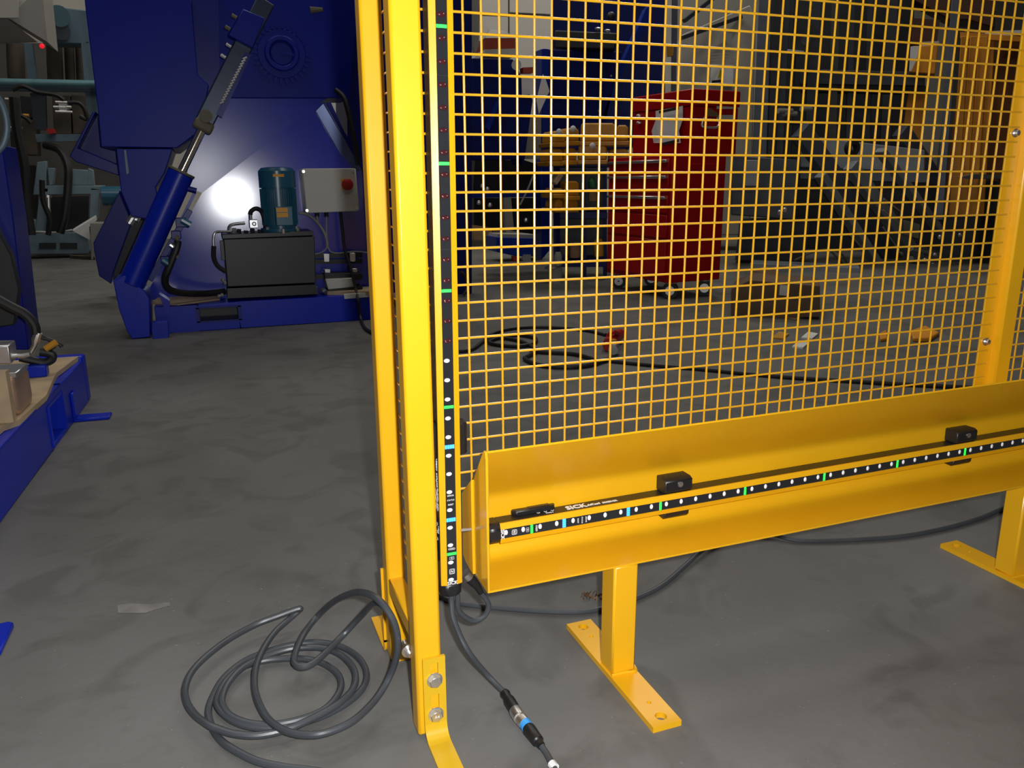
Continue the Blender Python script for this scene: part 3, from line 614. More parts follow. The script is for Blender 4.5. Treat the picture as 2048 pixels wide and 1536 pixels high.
MB().tube(catmull([aY(428, 492, 3.36), aY(428, 515, 3.355), aY(436, 532, 3.35), aY(452, 543, 3.35)], 5), .011, 8).build('return_hose', RUBBER, PU)
MB().box(*(lambda p, q: (p.x, q.x, 3.40, 3.45, q.z, p.z))(aY(440, 482, 3.40), aY(450, 520, 3.40))).build('level_gauge', BLACK, PU)
for x, y in ((446, 560), (450, 566), (444, 590), (438, 592)): MB().ball(aY(x, y, 3.34), .010, n=8, m=5).build('drain_fitting', STEEL, PU)
# control box fixed on the plate
CB = thing('control_box', aY(660, 425, 3.5), 'light grey enclosure with red rotary switch beside the teal motor', 'control box')
bx = MB().prism([aY(603, 338, 3.46), aY(712, 337, 3.46), aY(719, 421, 3.46), aY(612, 426, 3.46)], (0, .15, 0)); bx.build('enclosure', GREY, CB, bevel=.006)
MB().prism([aY(605, 337, 3.44), aY(710, 336.5, 3.44), aY(717, 422, 3.44), aY(613, 426.5, 3.44)], (0, .016, 0)).build('lid', GREY, CB, bevel=.003)
for x, y in ((607, 343), (706, 342), (713, 416), (614, 421)): MB().cyl(aY(x, y, 3.441), aY(x, y, 3.436), .008, n=10).build('lid_screw', SILVER, CB)
sx = aY(693, 369, 3.44); MB().box(sx.x-.028, sx.x+.024, sx.y-.004, sx.y, sx.z-.028, sx.z+.03).build('switch_plate', mat('yellow_plate', (.7, .42, .02), .4, var=0), CB)
MB().tube([(sx.x+.003, sx.y-.004, sx.z), (sx.x+.003, sx.y-.022, sx.z), (sx.x+.003, sx.y-.026, sx.z)], [.030, .030, .024], 24).build('rotary_switch', REDK, CB)
for x in (634, 653): MB().cyl(aY(x, 424, 3.52), aY(x, 434, 3.52), .012, n=10).build('cable_gland', BLACK, CB)
for path, r, m in (([(598, 426), (615, 429), (630, 440), (646, 460), (653, 478), (655, 490)], .007, GREYM), ([(634, 432), (637, 446), (648, 466), (654, 482)], .005, GREYM), ([(653, 433), (653, 460), (654, 490), (650, 500), (640, 506), (628, 508)], .004, GREYM), ([(655, 490), (660, 502), (672, 506), (690, 505), (712, 503), (740, 506)], .004, GREYM)):
    MB().tube(catmull([aY(x, y, 3.5) for x, y in path], 5), r, 8).build('grey_cable', m, CB)
MB().tube(catmull([aY(681, 424, 3.48), aY(685, 460, 3.46), aY(690, 500, 3.44), aY(702, 540, 3.40), aY(712, 580, 3.36), aY(716, 600, 3.30), aY(722, 640, 3.27), aZ(735, 660, .01), aZ(780, 680, .01)], 6), .0085, 8).build('black_cable', RUBBER, CB)
# small rails, sensors and junction box at the right of the tank
JB = thing('junction_box', aY(690, 585, 3.5), 'small silver junction box under black rails right of the tank', 'box')
for y in (507, 519, 549): MB().prism([aY(630, y, 3.50), aY(725, y-1, 3.50), aY(725, y+8, 3.50), aY(630, y+9, 3.50)], (0, .03, 0)).build('support_rail', BLACK, JB)
for x, y in ((653, 515), (705, 514), (655, 546), (709, 545)): MB().prism([aY(x-6, y-8, 3.47), aY(x+6, y-8, 3.47), aY(x+6, y+9 if y < 530 else y, 3.47), aY(x-5, y+9 if y < 530 else y, 3.47)], (0, .03, 0)).build('rail_clip', SILVER, JB, bevel=.002)
MB().prism([aY(649, 546, 3.44), aY(724, 547, 3.44), aY(724, 560, 3.44), aY(650, 560, 3.44)], (0, .1, 0)).build('cover', DARK, JB, bevel=.002)
MB().prism([aY(651, 558, 3.42), aY(709, 556, 3.42), aY(709, 576, 3.42), aY(657, 581, 3.42)], (0, .12, 0)).build('casing', GREY, JB, bevel=.003)
MB().prism([aY(656, 579, 3.41), aY(725, 572, 3.41), aY(725, 578, 3.41), aY(657, 585, 3.41)], (0, .12, 0)).build('mounting_plate', BLACK, JB)
for x, y in ((612, 580), (628, 577), (645, 583)): MB().cyl(aY(x, y, 3.42), aY(x+6, y-4, 3.42), .013, n=10).build('connector', SLATE, JB)

# ------------------------------------------------------------------ blue base frame cut by the left edge
A = Vector((-.768, 2.0, 0)); Bq = Vector((-.832, .86, 0)); e = (Bq-A).normalized(); nL = Vector((e.y, -e.x, 0)); nL = nL if nL.x > 0 else -nL
def aL(px, py, off=0.): return aP(px, py, A+nL*off, nL)
LF = thing('base_frame', (-.9, 1.6, 0), 'bright blue low base frame with plywood on top at the left edge', 'frame')
zl = .150; Lr = 1.55
def lf(s, d, z): return A+e*s-nL*d+Vector((0, 0, z))
s_a = (aL(134, 860)-A).dot(e); s_b = (aL(103, 870)-A).dot(e)
rl = MB()
def lbox(m, s0, s1, d0, d1, z0, z1): return m.obox(lf(s0, d0, z0), e*(s1-s0), -nL*(d1-d0), (0, 0, z1-z0))
lbox(rl, .0, s_a, 0, .09, .0, zl); lbox(rl, s_b, Lr, 0, .09, 0, zl); lbox(rl, s_a, s_b, 0, .09, .128, zl); lbox(rl, s_a, s_b, 0, .09, 0, .012)
rl.build('side_rail', BLUE, LF, bevel=.004)
pk = MB(); lbox(pk, s_a-.006, s_a+.004, -.004, .3, .008, .13); lbox(pk, s_b-.004, s_b+.006, -.004, .3, .008, .13); lbox(pk, s_a, s_b, -.002, .3, .122, .13)
pk.build('fork_pocket', BLUE, LF)
er = MB(); lbox(er, -.06, 0, .0, .9, 0, .165); er.build('end_rail', BLUE, LF, bevel=.008)
pl = MB().prism([lf(-.005, .012, zl), lf(.25, .03, zl), lf(.55, -.004, zl), lf(.80, .006, zl), lf(.84, .03, zl), lf(1.2, .05, zl), lf(1.2, .8, zl), lf(.0, .8, zl)], (0, 0, .015)); pl.build('plywood_board', PLY, LF)
fbk = MB(); w0 = (aL(146, 820)-A).dot(e)
lbox(fbk, w0-.045, w0+.015, -.008, 0, 0, .095); lbox(fbk, w0-.045, w0+.015, -.105, 0, 0, .010); fbk.build('foot_bracket', BLUE, LF, bevel=.003)
q = MB().prism([aZ(-30, 1263, 0), aZ(20, 1252, 0), aZ(29, 1254, 0), aZ(3, 1310, 0), aZ(-30, 1330, 0)], (0, 0, .010)); q.build('floor_plate', BLUE, LF, bevel=.002)
cl = MB().prism([aY(-60, 290, 2.3), aY(4, 290, 2.3), aY(12, 340, 2.3), aY(27, 440, 2.3), aY(50, 640, 2.3), aY(58, 700, 2.3), aY(-60, 700, 2.3)], (0, .25, 0)); cl.build('column', NAVY, LF, bevel=.004)
MB().prism([aY(-40, 380, 2.2), aY(0, 470, 2.2), aY(22, 510, 2.2), aY(38, 580, 2.2), aY(28, 650, 2.2), aY(-40, 660, 2.2)], (0, .06, 0)).build('black_guard', DARK, LF, bevel=.004)
MB().box(*(lambda p: (p.x-.035, p.x+.02, p.y-.02, p.y+.03, zl+.015, zl+.05))(aZ(82, 752, zl+.015))).build('clamp_block', BLUE, LF, bevel=.004)
for pth, r in (([(-20, 590), (20, 612), (50, 628), (68, 648), (72, 668)], .014), ([(72, 668), (80, 674), (100, 680), (118, 688), (124, 694)], .006), ([(40, 715), (70, 722), (90, 725), (104, 718), (102, 708), (80, 704)], .013), ([(80, 670), (105, 685), (108, 694), (95, 700)], .005)):
    MB().tube(catmull([aY(x, y, 1.75) for x, y in pth], 6), r, 10).build('black_hose', RUBBER, LF)
MB().tube([aY(77, 665, 1.75), aY(72, 680, 1.75), aY(70, 690, 1.75), aY(62, 705, 1.75)], [.012, .013, .009, .007], 10).build('hose_coupling', STEEL, LF)
MB().cyl(aY(91, 698, 1.74), aY(113, 684, 1.74), .010, n=12).build('yellow_connector', OCHRE, LF)
MB().tube([aY(28, 712, 1.7), aY(45, 712, 1.7), aY(60, 709, 1.7)], .007, 8).build('brass_fitting', STEEL, LF)
vb2 = MB().prism([aY(-40, 692, 1.62), aY(18, 691, 1.62), aY(23, 728, 1.62), aY(-40, 730, 1.62)], (0, .09, 0)); vb2.build('valve_block', SILVER, LF, bevel=.004)
MB().tube(catmull([aY(-15, 180, 2.0), aY(6, 215, 2.0), aY(14, 255, 2.0), aY(6, 290, 2.0), aY(-15, 310, 2.0)], 6), .010, 10).build('looped_hose', SLATE, LF)
PC = thing('wrapped_roll', aL(20, 840, -.25), 'copper coloured wrapped cylinder lying on plywood at the left edge', 'roll')
c_ = lf(.69, .012, zl+.015)
MB().prism([c_+e*a+Vector((0, 0, b)) for a, b in [(-.06, 0), (.06, 0), (.075, .02), (.075, .085), (.06, .105), (-.055, .105), (-.075, .09), (-.075, .02)]], -nL*.3).build('roll_body', COPPER, PC, bevel=.008)
MB().prism([c_+e*a+nL*.004+Vector((0, 0, b)) for a, b in [(-.06, .098), (.06, .098), (.06, .112), (-.06, .112)]], -nL*.3).build('roll_cover', SILVER, PC, bevel=.002)
MB().obox(c_+e*.10+Vector((0, 0, .0)), e*.03, -nL*.2, (0, 0, .13)).build('wood_stop', PLY, PC)

# ------------------------------------------------------------------ things in the far left background
def simple(name, mb, m, label, cat, bevel=0., group=None): return tag(mb.build(name, m, bevel=bevel), label, cat, group)
CT = thing('wall_cabinet', aY(40, 85, 6.40), 'pale grey control cabinet hanging at the upper left corner', 'cabinet')
MB().prism([aY(-60, -30, 6.00), aY(35, -30, 6.00), aY(37, 36, 6.00), aY(-60, 36, 6.00)], (0, .02, 0)).build('cabinet_door', GREY, CT, bevel=.003)
MB().prism([aY(-60, -30, 6.02), aY(83, -30, 6.15), aY(95, 84, 6.15), aY(17, 36, 6.02), aY(-60, 36, 6.02)], (0, .5, 0)).build('cabinet_body', GREYM, CT)
MB().prism([aY(-60, 38, 6.04), aY(16, 38, 6.04), aY(75, 84, 6.25), aY(8, 86, 6.25), aY(-60, 86, 6.25)], (0, .02, 0)).build('gland_plate', GREYM, CT)
MB().ball(aY(84, 92, 6.10), .018, n=8, m=5).build('red_lamp', REDLED, CT)
RK = thing('pipe_rack', aY(90, 300, 9.00), 'blue-grey steel rack with long horizontal pipe at far left', 'rack')
MB().cyl(aY(-40, 163, 8.80), aY(210, 168, 8.80), .035, n=12).build('pipe', mat('pale_teal_paint', (.14, .30, .34), .35, var=.1), RK)
MB().prism([aY(-40, 168, 8.85), aY(210, 172, 8.85), aY(210, 184, 8.85), aY(-40, 180, 8.85)], (0, .08, 0)).build('crossbar', SLATE, RK)
MB().prism([aY(48, 86, 8.90), aY(64, 86, 8.90), aY(74, 160, 8.90), aY(56, 160, 8.90)], (0, .08, 0)).build('upright', SLATE, RK)
MB().prism([aY(162, 84, 8.90), aY(182, 84, 8.90), aY(196, 230, 8.90), aY(174, 230, 8.90)], (0, .08, 0)).build('upright', SLATE, RK)
MB().prism([aY(60, 186, 8.90), aY(90, 186, 8.90), aY(92, 260, 8.90), aY(68, 258, 8.90)], (0, .1, 0)).build('upright', SLATED, RK)
MB().prism([aY(70, 268, 8.90), aY(160, 268, 8.90), aY(158, 282, 8.90), aY(74, 284, 8.90)], (0, .1, 0)).build('crossbar', SLATE, RK)
PM = thing('pump_motor', aY(125, 60, 8.80), 'blue-grey pump with round motor above the brown drums', 'pump')
MB().prism([aY(88, 12, 8.90), aY(175, 20, 8.90), aY(180, 88, 8.90), aY(95, 86, 8.90)], (0, .3, 0)).build('pump_base', SLATE, PM, bevel=.01)
MB().cyl(aY(118, 32, 8.60), aY(118, 32, 8.95), .10, n=20).build('motor_drum', mat('dull_teal_paint', (.05, .13, .16), .4, var=.1), PM)
MB().cyl(aY(122, 62, 8.65), aY(122, 62, 8.95), .085, n=20).build('pump_wheel', SLATED, PM)
for i, (x0_, x1_, y0_, y1_) in enumerate(((12, 48, 90, 158), (92, 124, 90, 162), (128, 148, 92, 162), (150, 166, 94, 162))):
    c = aY((x0_+x1_)/2, y0_, 9.4); d = aY((x0_+x1_)/2+3, y1_, 9.4); r = (aY(x1_, y0_, 9.40).x-aY(x0_, y0_, 9.40).x)/2
    o = MB().tube([d, d.lerp(c, .5), c], [r, r*1.02, r*.98], 16).build('packing_drum', BROWN)
    tag(o, ('brown drum with orange marks at the left edge, above the pale pipe', 'widest brown drum right of the red lamp', 'narrow brown drum between two others above the pale pipe', 'rightmost narrow brown drum beside the navy housing')[i], 'drum', 'brown drums above the pipe')
for i, (x0_, x1_, y0_, y1_) in enumerate(((104, 140, 190, 268), (142, 176, 190, 268), (40, 64, 192, 236), (44, 70, 240, 310), (20, 42, 262, 330))):
    MBx = slab([(x0_, y0_), (x1_, y0_+1), (x1_+3, y1_), (x0_+4, y1_)], 9.30, .3)
    simple('packing_crate', MBx, (BROWN, BROWN, DARK, BROWN, DARK)[i], ('tall brown crate below the pale pipe beside black hose', 'tall brown crate next to the navy wing', 'small dark crate high on the left rack', 'brown crate low on the left rack', 'dark narrow crate at the left column')[i], 'crate', .006)
for i, pth in enumerate((((25, 180), (45, 172), (75, 184), (112, 190), (128, 200)), ((135, 205), (158, 206), (170, 220), (173, 238), (160, 232)), ((15, 240), (32, 228), (52, 236), (62, 246)))):
    tag(MB().tube(catmull([aY(x, y, 8.50) for x, y in pth], 6), .022, 8).build('hanging_hose', RUBBER), ('black hose drooping under the pale pipe', 'curved black hose in front of the brown crate', 'black hose arching beside the left column')[i], 'hose')
for i, (x, y, w, m) in enumerate(((22, 198, 24, STEEL), (124, 204, 26, STEEL), (125, 214, 14, WHITE), (128, 223, 34, STEEL), (32, 255, 26, STEEL), (50, 230, 16, OCHRE), (35, 316, 24, STEEL))):
    MBx = MB().cyl(aY(x-w/2, y, 8.50), aY(x+w/2, y+1, 8.50), .014, n=8)
    tag(MBx.build('pipe_fitting', m), ('bright pipe fitting highest at the left edge', 'bright pipe fitting under the drooping hose', 'white fitting in front of the brown crate', 'long bright pipe fitting on the brown crate', 'bright pipe fitting at the lower left rack', 'brass pipe fitting on the arching hose', 'bright pipe fitting lowest on the left')[i], 'fitting')
for i, pth in enumerate((((28, 195), (34, 260), (48, 330), (52, 400), (62, 470)), ((84, 360), (86, 400), (100, 440), (96, 470)))):
    tag(MB().tube(catmull([aY(x, y, 8.1) for x, y in pth], 6), .045 - .02*i, 8).build('hose_bundle', RUBBER), ('thick black hose bundle hanging down the far left rack', 'thin black hose behind the pump stand leg')[i], 'hose')
PVB = thing('valve_bank', aY(125, 225, 8.5), 'silver valve block with fittings on the brown crate', 'valve')
MB().prism([aY(116, 206, 8.5), aY(134, 206, 8.5), aY(135, 222, 8.5), aY(118, 222, 8.5)], (0, .1, 0)).build('valve_body', SILVER, PVB, bevel=.004)
for x in (112, 138): MB().cyl(aY(x-5, 214, 8.48), aY(x+5, 214, 8.48), .014, n=8).build('valve_fitting', STEEL, PVB)
tag(slab([(92, 258), (106, 257), (110, 266), (98, 268)], 8.80, .1).build('red_tag', REDK), 'small red tag on the far crossbar', 'tag')
GM = thing('pump_stand', aY(130, 510, 8.60), 'pale blue-grey steel pump frame on the floor at far left', 'frame')
Yg = 8.35
for poly, nm, dd in (([(68, 371), (206, 371), (208, 388), (66, 390)], 'top_beam', .25), ([(80, 376), (97, 376), (88, 464), (70, 462)], 'leg', .12), ([(181, 376), (200, 376), (196, 438), (178, 440)], 'leg', .12), ([(40, 468), (172, 464), (180, 500), (176, 508), (46, 508)], 'bottom_beam', .3), ([(74, 324), (93, 322), (93, 372), (68, 372)], 'upright_plate', .1), ([(95, 336), (110, 336), (106, 370), (98, 372)], 'pivot_lug', .1), ([(140, 338), (176, 340), (176, 371), (136, 371)], 'cross_plate', .1), ([(176, 336), (186, 340), (188, 371), (174, 371)], 'pivot_lug', .1), ([(44, 434), (72, 440), (72, 466), (44, 466)], 'side_box', .2)):
    slab(poly, Yg, dd).build(nm, SLATEP, GM, bevel=.006)
for x in (78, 120): slab([(x, 486), (x+34, 486), (x+34, 498), (x, 498)], Yg-.01, .02).build('pocket', DARK, GM)
MB().cyl(aY(97, 392, Yg-.05), aY(99, 462, Yg-.05), .018, n=10).build('chrome_spindle', STEEL, GM)
MB().cyl(aY(96, 395, Yg-.05), aY(96, 390, Yg-.05), .035, n=10).build('spindle_cap', STEEL, GM)
MB().cyl(aY(205, 392, Yg), aY(252, 392, Yg), .10, n=20).build('motor', TEAL, GM)
MB().tube(catmull([aY(34, 486, Yg-.1), aY(46, 472, Yg-.1), aY(70, 464, Yg-.1), aY(110, 465, Yg-.1), aY(145, 460, Yg-.1)], 6), .010, 8).build('white_hose', GREY, GM)
for y in (402, 410, 420): MB().tube(catmull([aY(214, y+12, Yg-.05), aY(230, y, Yg-.05), aY(250, y-6, Yg-.05)], 4), .007, 6).build('thin_pipe', OLIVE, GM)
MB().tube(catmull([aY(90, 290, 8.50), aY(118, 300, 8.40), aY(135, 330, 8.30), aY(136, 372, 8.25), aY(130, 430, 8.20), aY(120, 466, 8.20)], 6), .038, 10).build('thick_hose', RUBBER, GM)
slab([(84, 395), (178, 392), (176, 462), (88, 464)], Yg+.3, .2).build('pump_core', DARK, GM)
sh = MB().prism([aY(146, 462, 8.3), aY(172, 446, 8.3), aY(192, 434, 8.3), aY(194, 440, 8.3), aY(178, 454, 8.3), aY(180, 480, 8.3)], (0, .02, .02)); simple('white_sheet', sh, WHITE, 'crumpled white sheet hanging over the pump frame', 'sheet')
simple('grey_box', slab([(180, 446), (218, 446), (214, 519), (182, 520)], YB(197, 519.5), .3), GREYM, 'plain grey box between the pump frame and the blue machine', 'box', .006)
simple('wood_scrap', MB().prism([aZ(140, 517, .0), aZ(190, 520, .0), aZ(190, 508, 0), aZ(170, 506, 0)], (0, 0, .03)), BROWN, 'flat brown wood scrap on the far floor at left', 'scrap')
simple('dark_machine', MB().prism([aY(-10, 330, 9.50), aY(60, 330, 9.50), aY(60, 505, 9.50), aY(-10, 505, 9.50)], (0, .5, 0)), DARK, 'dark machine body behind the left column', 'machine', .01)
simple('dark_cupboard', MB().prism([aY(-60, 86, 10.20), aY(260, 86, 10.20), aY(260, 512, 10.20), aY(-60, 512, 10.20)], (0, .6, 0)), WALLD, 'tall dark cupboard wall behind the rack at far left', 'cupboard')

# ------------------------------------------------------------------ things seen through the mesh, from left to right
# white panelled wall section
wp = MB(); 
for k, (xa, xb) in enumerate(((930, 1016), (1020, 1104))):
    for (ya, yb) in ((-60, 24), (30, 250)):
        o = slabY([(xa, ya), (xb, ya+4), (xb, yb+4), (xa, yb)], 8.4, .06).build('panel', mat('white_wall_panel', (.66, .63, .57), .6, var=.02), wb)
slabY([(925, -60), (1110, -60), (1110, 300), (925, 300)], 8.47, .05).build('panel_backing', GREYM, wb)
BP = thing('blue_press', (1.6, 5.0, 0), 'navy blue press frame with slim column and table behind the mesh', 'press')
slab([(898, -60), (944, -60), (944, 588), (900, 592)], YB(935, 588), .10).build('column', NAVYD, BP, bevel=.004)
slab([(944, 116), (1026, 118), (1066, 200), (1048, 330), (1046, 318), (944, 320)], 4.6, .25).build('press_body', NAVYD, BP, bevel=.006)
slab([(972, 255), (996, 200), (1000, 203), (979, 262)], 4.55, .04).build('brace', BLUED, BP)
slab([(940, -60), (962, -60), (958, 90), (950, 110), (942, 60)], 4.5, .05).build('grey_hose_guard', GREYM, BP)
slab([(1083, 98), (1089, 97), (1098, 98), (1100, 500), (1083, 520)], 4.8, .12).build('column', BLUED, BP, bevel=.004)
slab([(944, 385), (1084, 385), (1084, 394), (944, 396)], 4.7, .4).build('table_edge', BLUED, BP, bevel=.003)
slab([(948, 396), (1080, 396), (1076, 470), (948, 450)], 5.1, .2).build('painted_table_shadow', DARK, BP)  # dark sheet painted in for the shadow beneath the table
slab([(1008, 395), (1022, 394), (1028, 460), (1012, 462)], 4.68, .05).build('grey_strut', GREYM, BP)
slab([(1048, 235), (1082, 232), (1082, 318), (1050, 318)], 4.78, .04).build('white_cover', GREYM, BP)
for x, y in ((958, 405), (965, 372), (1052, 440), (980, 410), (975, 378)): MB().ball(aY(x, y, 4.65), .018, n=8, m=5).build('bright_fitting', STEEL, BP)
MB().tube(catmull([aY(1040, 410, 4.66), aY(1055, 380, 4.66), aY(1066, 352, 4.66)], 4), .008, 6).build('thin_tube', GREYM, BP)
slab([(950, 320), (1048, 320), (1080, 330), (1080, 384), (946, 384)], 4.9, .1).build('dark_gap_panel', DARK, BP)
MB().tube(catmull([aY(920, 545, 4.0), aY(930, 552, 4.0), aY(934, 575, 4.0), aY(926, 590, 4.0)], 4), .012, 8).build('black_hose', RUBBER, BP)
TP = thing('carton', aY(1000, 110, 4.65), 'open white and orange carton on top of the press', 'carton')
slab([(971, 76), (1031, 77), (1031, 98), (970, 99)], 4.65, .2).build('orange_band', mat('orange_red_print', (.35, .055, .025), .6, var=.1), TP)
slab([(970, 99), (1032, 97), (1032, 112), (968, 112)], 4.645, .21).build('carton_base', GREY, TP)
MB().prism([aY(970, 76, 4.65), aY(980, 58, 4.75), aY(1010, 62, 4.8), (aY(1031, 76, 4.65))], (0, .03, 0)).build('carton_flap', GREYM, TP)
simple('small_gauge', MB().cyl(aY(1033, 130, 4.5), aY(1033, 130, 4.56), .035, n=16), GREY, 'small round pale gauge on the press body', 'gauge')
simple('red_lever', slab([(1046, 135), (1066, 134), (1066, 146), (1046, 146)], 4.5, .06), mat('orange_red_print', (.3, .05, .02), .6), 'small orange-red handle beside the gauge', 'handle')
PP = slab([(1043, 152), (1068, 158), (1066, 188), (1044, 190)], 4.48, .004); simple('hanging_note', PP, WHITE, 'white paper note hanging on the press body', 'note')
PP = MB().prism([aY(1086, 148, 4.72), aY(1092, 160, 4.70), aY(1099, 182, 4.70), aY(1078, 228, 4.72), aY(1073, 200, 4.72)], (0, .004, 0)); simple('white_paper', PP, WHITE, 'folded white paper hanging on the blue column edge', 'paper')
B2 = thing('blue_cabinet_machine', (2.6, 5.4, 0), 'tall navy machine with wide panel behind the yellow parts', 'machine')
slab([(1104, -60), (1330, -60), (1330, 260), (1250, 300), (1104, 300)], 5.5, .6).build('upper_body', NAVYD, B2, bevel=.01)
slab([(1083, 102), (1086, 98), (1245, 104), (1210, 250), (1100, 260), (1100, 180)], 5.0, .06).build('front_panel', NAVYD, B2, bevel=.006)
MB().prism([aY(1292, 18, 5.0), aY(1300, 10, 5.0), aY(1304, 22, 5.0), aY(1240, 155, 5.0), aY(1212, 235, 5.0), aY(1204, 236, 5.0), aY(1236, 148, 5.0)], (0, .06, 0)).build('inclined_bar', BLUED, B2)
slab([(1110, 60), (1235, 66), (1230, 98), (1108, 96)], 4.95, .2).build('dark_fixture', DARK, B2, bevel=.01)
for x, y in ((1196, 58), (1215, 62), (1216, 68), (1220, 95), (1222, 30)): MB().ball(aY(x, y, 4.9), .02, (1.4, 1, .7), n=8, m=5).build('fixture_knob', SILVER if y > 50 else DARK, B2)
MB().ball(aY(1222, 33, 4.9), .035, n=10, m=6).build('fixture_ball', DARK, B2)
for x, y in ((1222, 152), (1200, 165), (1198, 222)): MB().ball(aY(x, y, 4.97), .01, n=6, m=4).build('panel_bolt', STEEL, B2)
# yellow parts on blue shelf
SH = thing('parts_shelf', (2.3, 4.6, 0), 'blue shelf stand carrying yellow machine parts', 'shelf')
for y, x0_, x1_ in ((320, 1106, 1240), (424, 1106, 1215), (520, 1110, 1215)): slab([(x0_, y), (x1_, y), (x1_, y+14), (x0_, y+14)], 4.5, .4).build('shelf_board', NAVYD, SH, bevel=.003)
for x in (1112, 1165, 1206): slab([(x, 330), (x+8, 330), (x+8, 560), (x, 560)], 4.55, .05).build('upright', NAVYD, SH)
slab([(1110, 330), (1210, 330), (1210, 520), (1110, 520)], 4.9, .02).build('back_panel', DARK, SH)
rows = [((1104, 1132), (262, 285), 'shorter yellow casting at the left end of the top row'), ((1132, 1160), (256, 282), 'second yellow casting in the top row'), ((1160, 1232), (246, 283), 'wide yellow casting in the top row'), ((1232, 1258), (250, 282), 'yellow casting at the right end of the top row'),
        ((1100, 1128), (297, 323), 'leftmost yellow casting in the middle row'), ((1128, 1155), (296, 321), 'second yellow casting in the middle row'), ((1155, 1215), (290, 320), 'long yellow casting in the middle row'), ((1215, 1258), (298, 322), 'bright yellow casting against the red chest'),
        ((1108, 1130), (376, 388), 'low yellow casting on the lower shelf'), ((1130, 1160), (362, 392), 'rounded yellow casting on the lower shelf'), ((1110, 1128), (398, 416), 'leftmost yellow block under the lower shelf row'), ((1128, 1158), (396, 416), 'yellow block beside the white tags on the lower shelf')]
for i, ((xa, xb), (ya, yb), lab) in enumerate(rows):
    m_ = slab([(xa+2, ya+3), (xa+6, ya), (xb-7, ya), (xb-1, ya+5), (xb-1, yb), (xa, yb)], 4.45, .2)
    c = thing('yellow_casting', aY((xa+xb)/2, yb, 4.55), lab, 'casting', 'yellow castings on the blue shelf'); m_.build('casting_body', OCHRE, c, bevel=.012)
    slab([(xa-2, yb), (xb+1, yb), (xb, yb+9), (xa, yb+9)], 4.43, .24).build('casting_base', OCHRE, c, bevel=.006)
    if i in (0, 1, 6): MB().ball(aY((xa+xb)/2, ya+2, 4.42), .024, n=8, m=5).build('white_cap', WHITE, c)
simple('wood_block', MB().prism([aY(1108, 364, 4.44), aY(1118, 348, 4.44), aY(1128, 350, 4.44), aY(1114, 370, 4.44)], (0, .1, 0)), PLY, 'pale wood block leaning on the lower yellow castings', 'block', .003)
simple('green_bottle', MB().tube([aY(1186, 374, 4.5), aY(1184, 362, 4.5), aY(1183, 355, 4.5)], [.03, .03, .012], 12), GREENP, 'small green bottle on the lower shelf', 'bottle')
simple('brown_jar', MB().tube([aY(1186, 402, 4.5), aY(1186, 378, 4.5)], .035, 12), CARD, 'brown jar on the lower shelf near the red chest', 'jar')
simple('yellow_can', MB().tube([aY(1198, 512, 4.5), aY(1197, 484, 4.5), aY(1197, 478, 4.5)], [.036, .036, .024], 14), OCHRE, 'yellow can with grey top low on the shelf', 'can')
simple('brown_pot', MB().tube([aY(1150, 515, 4.5), aY(1150, 485, 4.5)], .04, 12), CARD, 'brown pot low on the shelf beside the yellow can', 'pot')
# cardboard box, blue tray, tin
CBX = thing('cardboard_box', aY(970, 480, 5.6), 'tall cardboard box standing on the pallet behind the fence at left', 'box')
slab([(946, 430), (984, 431), (984, 481), (947, 480)], YB(970, 492)+.05, .3).build('carton_body', CARD, CBX, bevel=.004)
slab([(986, 432), (1012, 428), (1012, 470), (986, 478)], YB(970, 492)+.2, .25).build('carton_side', mat('dark_cardboard', (.16, .10, .05), .8), CBX)
simple('wood_pallet', slab([(946, 481), (995, 481), (995, 492.5), (946, 492.5)], YB(970, 492), .5), BROWN, 'low wooden pallet under the tall cardboard box', 'pallet')
TY = thing('blue_tray', aY(1040, 510, 4.9), 'blue plastic tray on the floor beside the press', 'tray')
slab([(992, 474), (1092, 478), (1090, 514), (1030, 512), (994, 504)], YB(1050, 522), .3).build('tray_body', BLUED, TY, bevel=.006)
slab([(996, 468), (1084, 470), (1084, 480), (994, 476)], YB(1050, 522)+.02, .26).build('tray_contents', GREYM, TY)
slab([(1046, 509), (1062, 509), (1062, 522), (1046, 522)], YB(1050, 522)-.01, .05).build('tray_caster', SILVER, TY); slab([(1026, 512), (1036, 513), (1036, 522), (1027, 522)], YB(1050, 522)-.01, .05).build('tray_caster', REDK, TY)
TN = thing('paint_tin', aZ(1110, 566), 'grey paint tin with loose lid standing on the floor', 'tin')
c = aZ(1110, 566); MB().tube([c, c+Vector((0, 0, .12))], .052, 20).build('tin_body', GREYM, TN); MB().tube([c+Vector((-.02, 0, .12)), c+Vector((-.022, 0, .128))], .062, 20).build('tin_lid', SILVER, TN)
simple('spray_can', MB().tube([aY(1116, 530, 4.4), aY(1116, 512, 4.4), aY(1116, 504, 4.4)], [.03, .03, .018], 14), GREYM, 'small grey can with white stripe behind the paint tin', 'can')

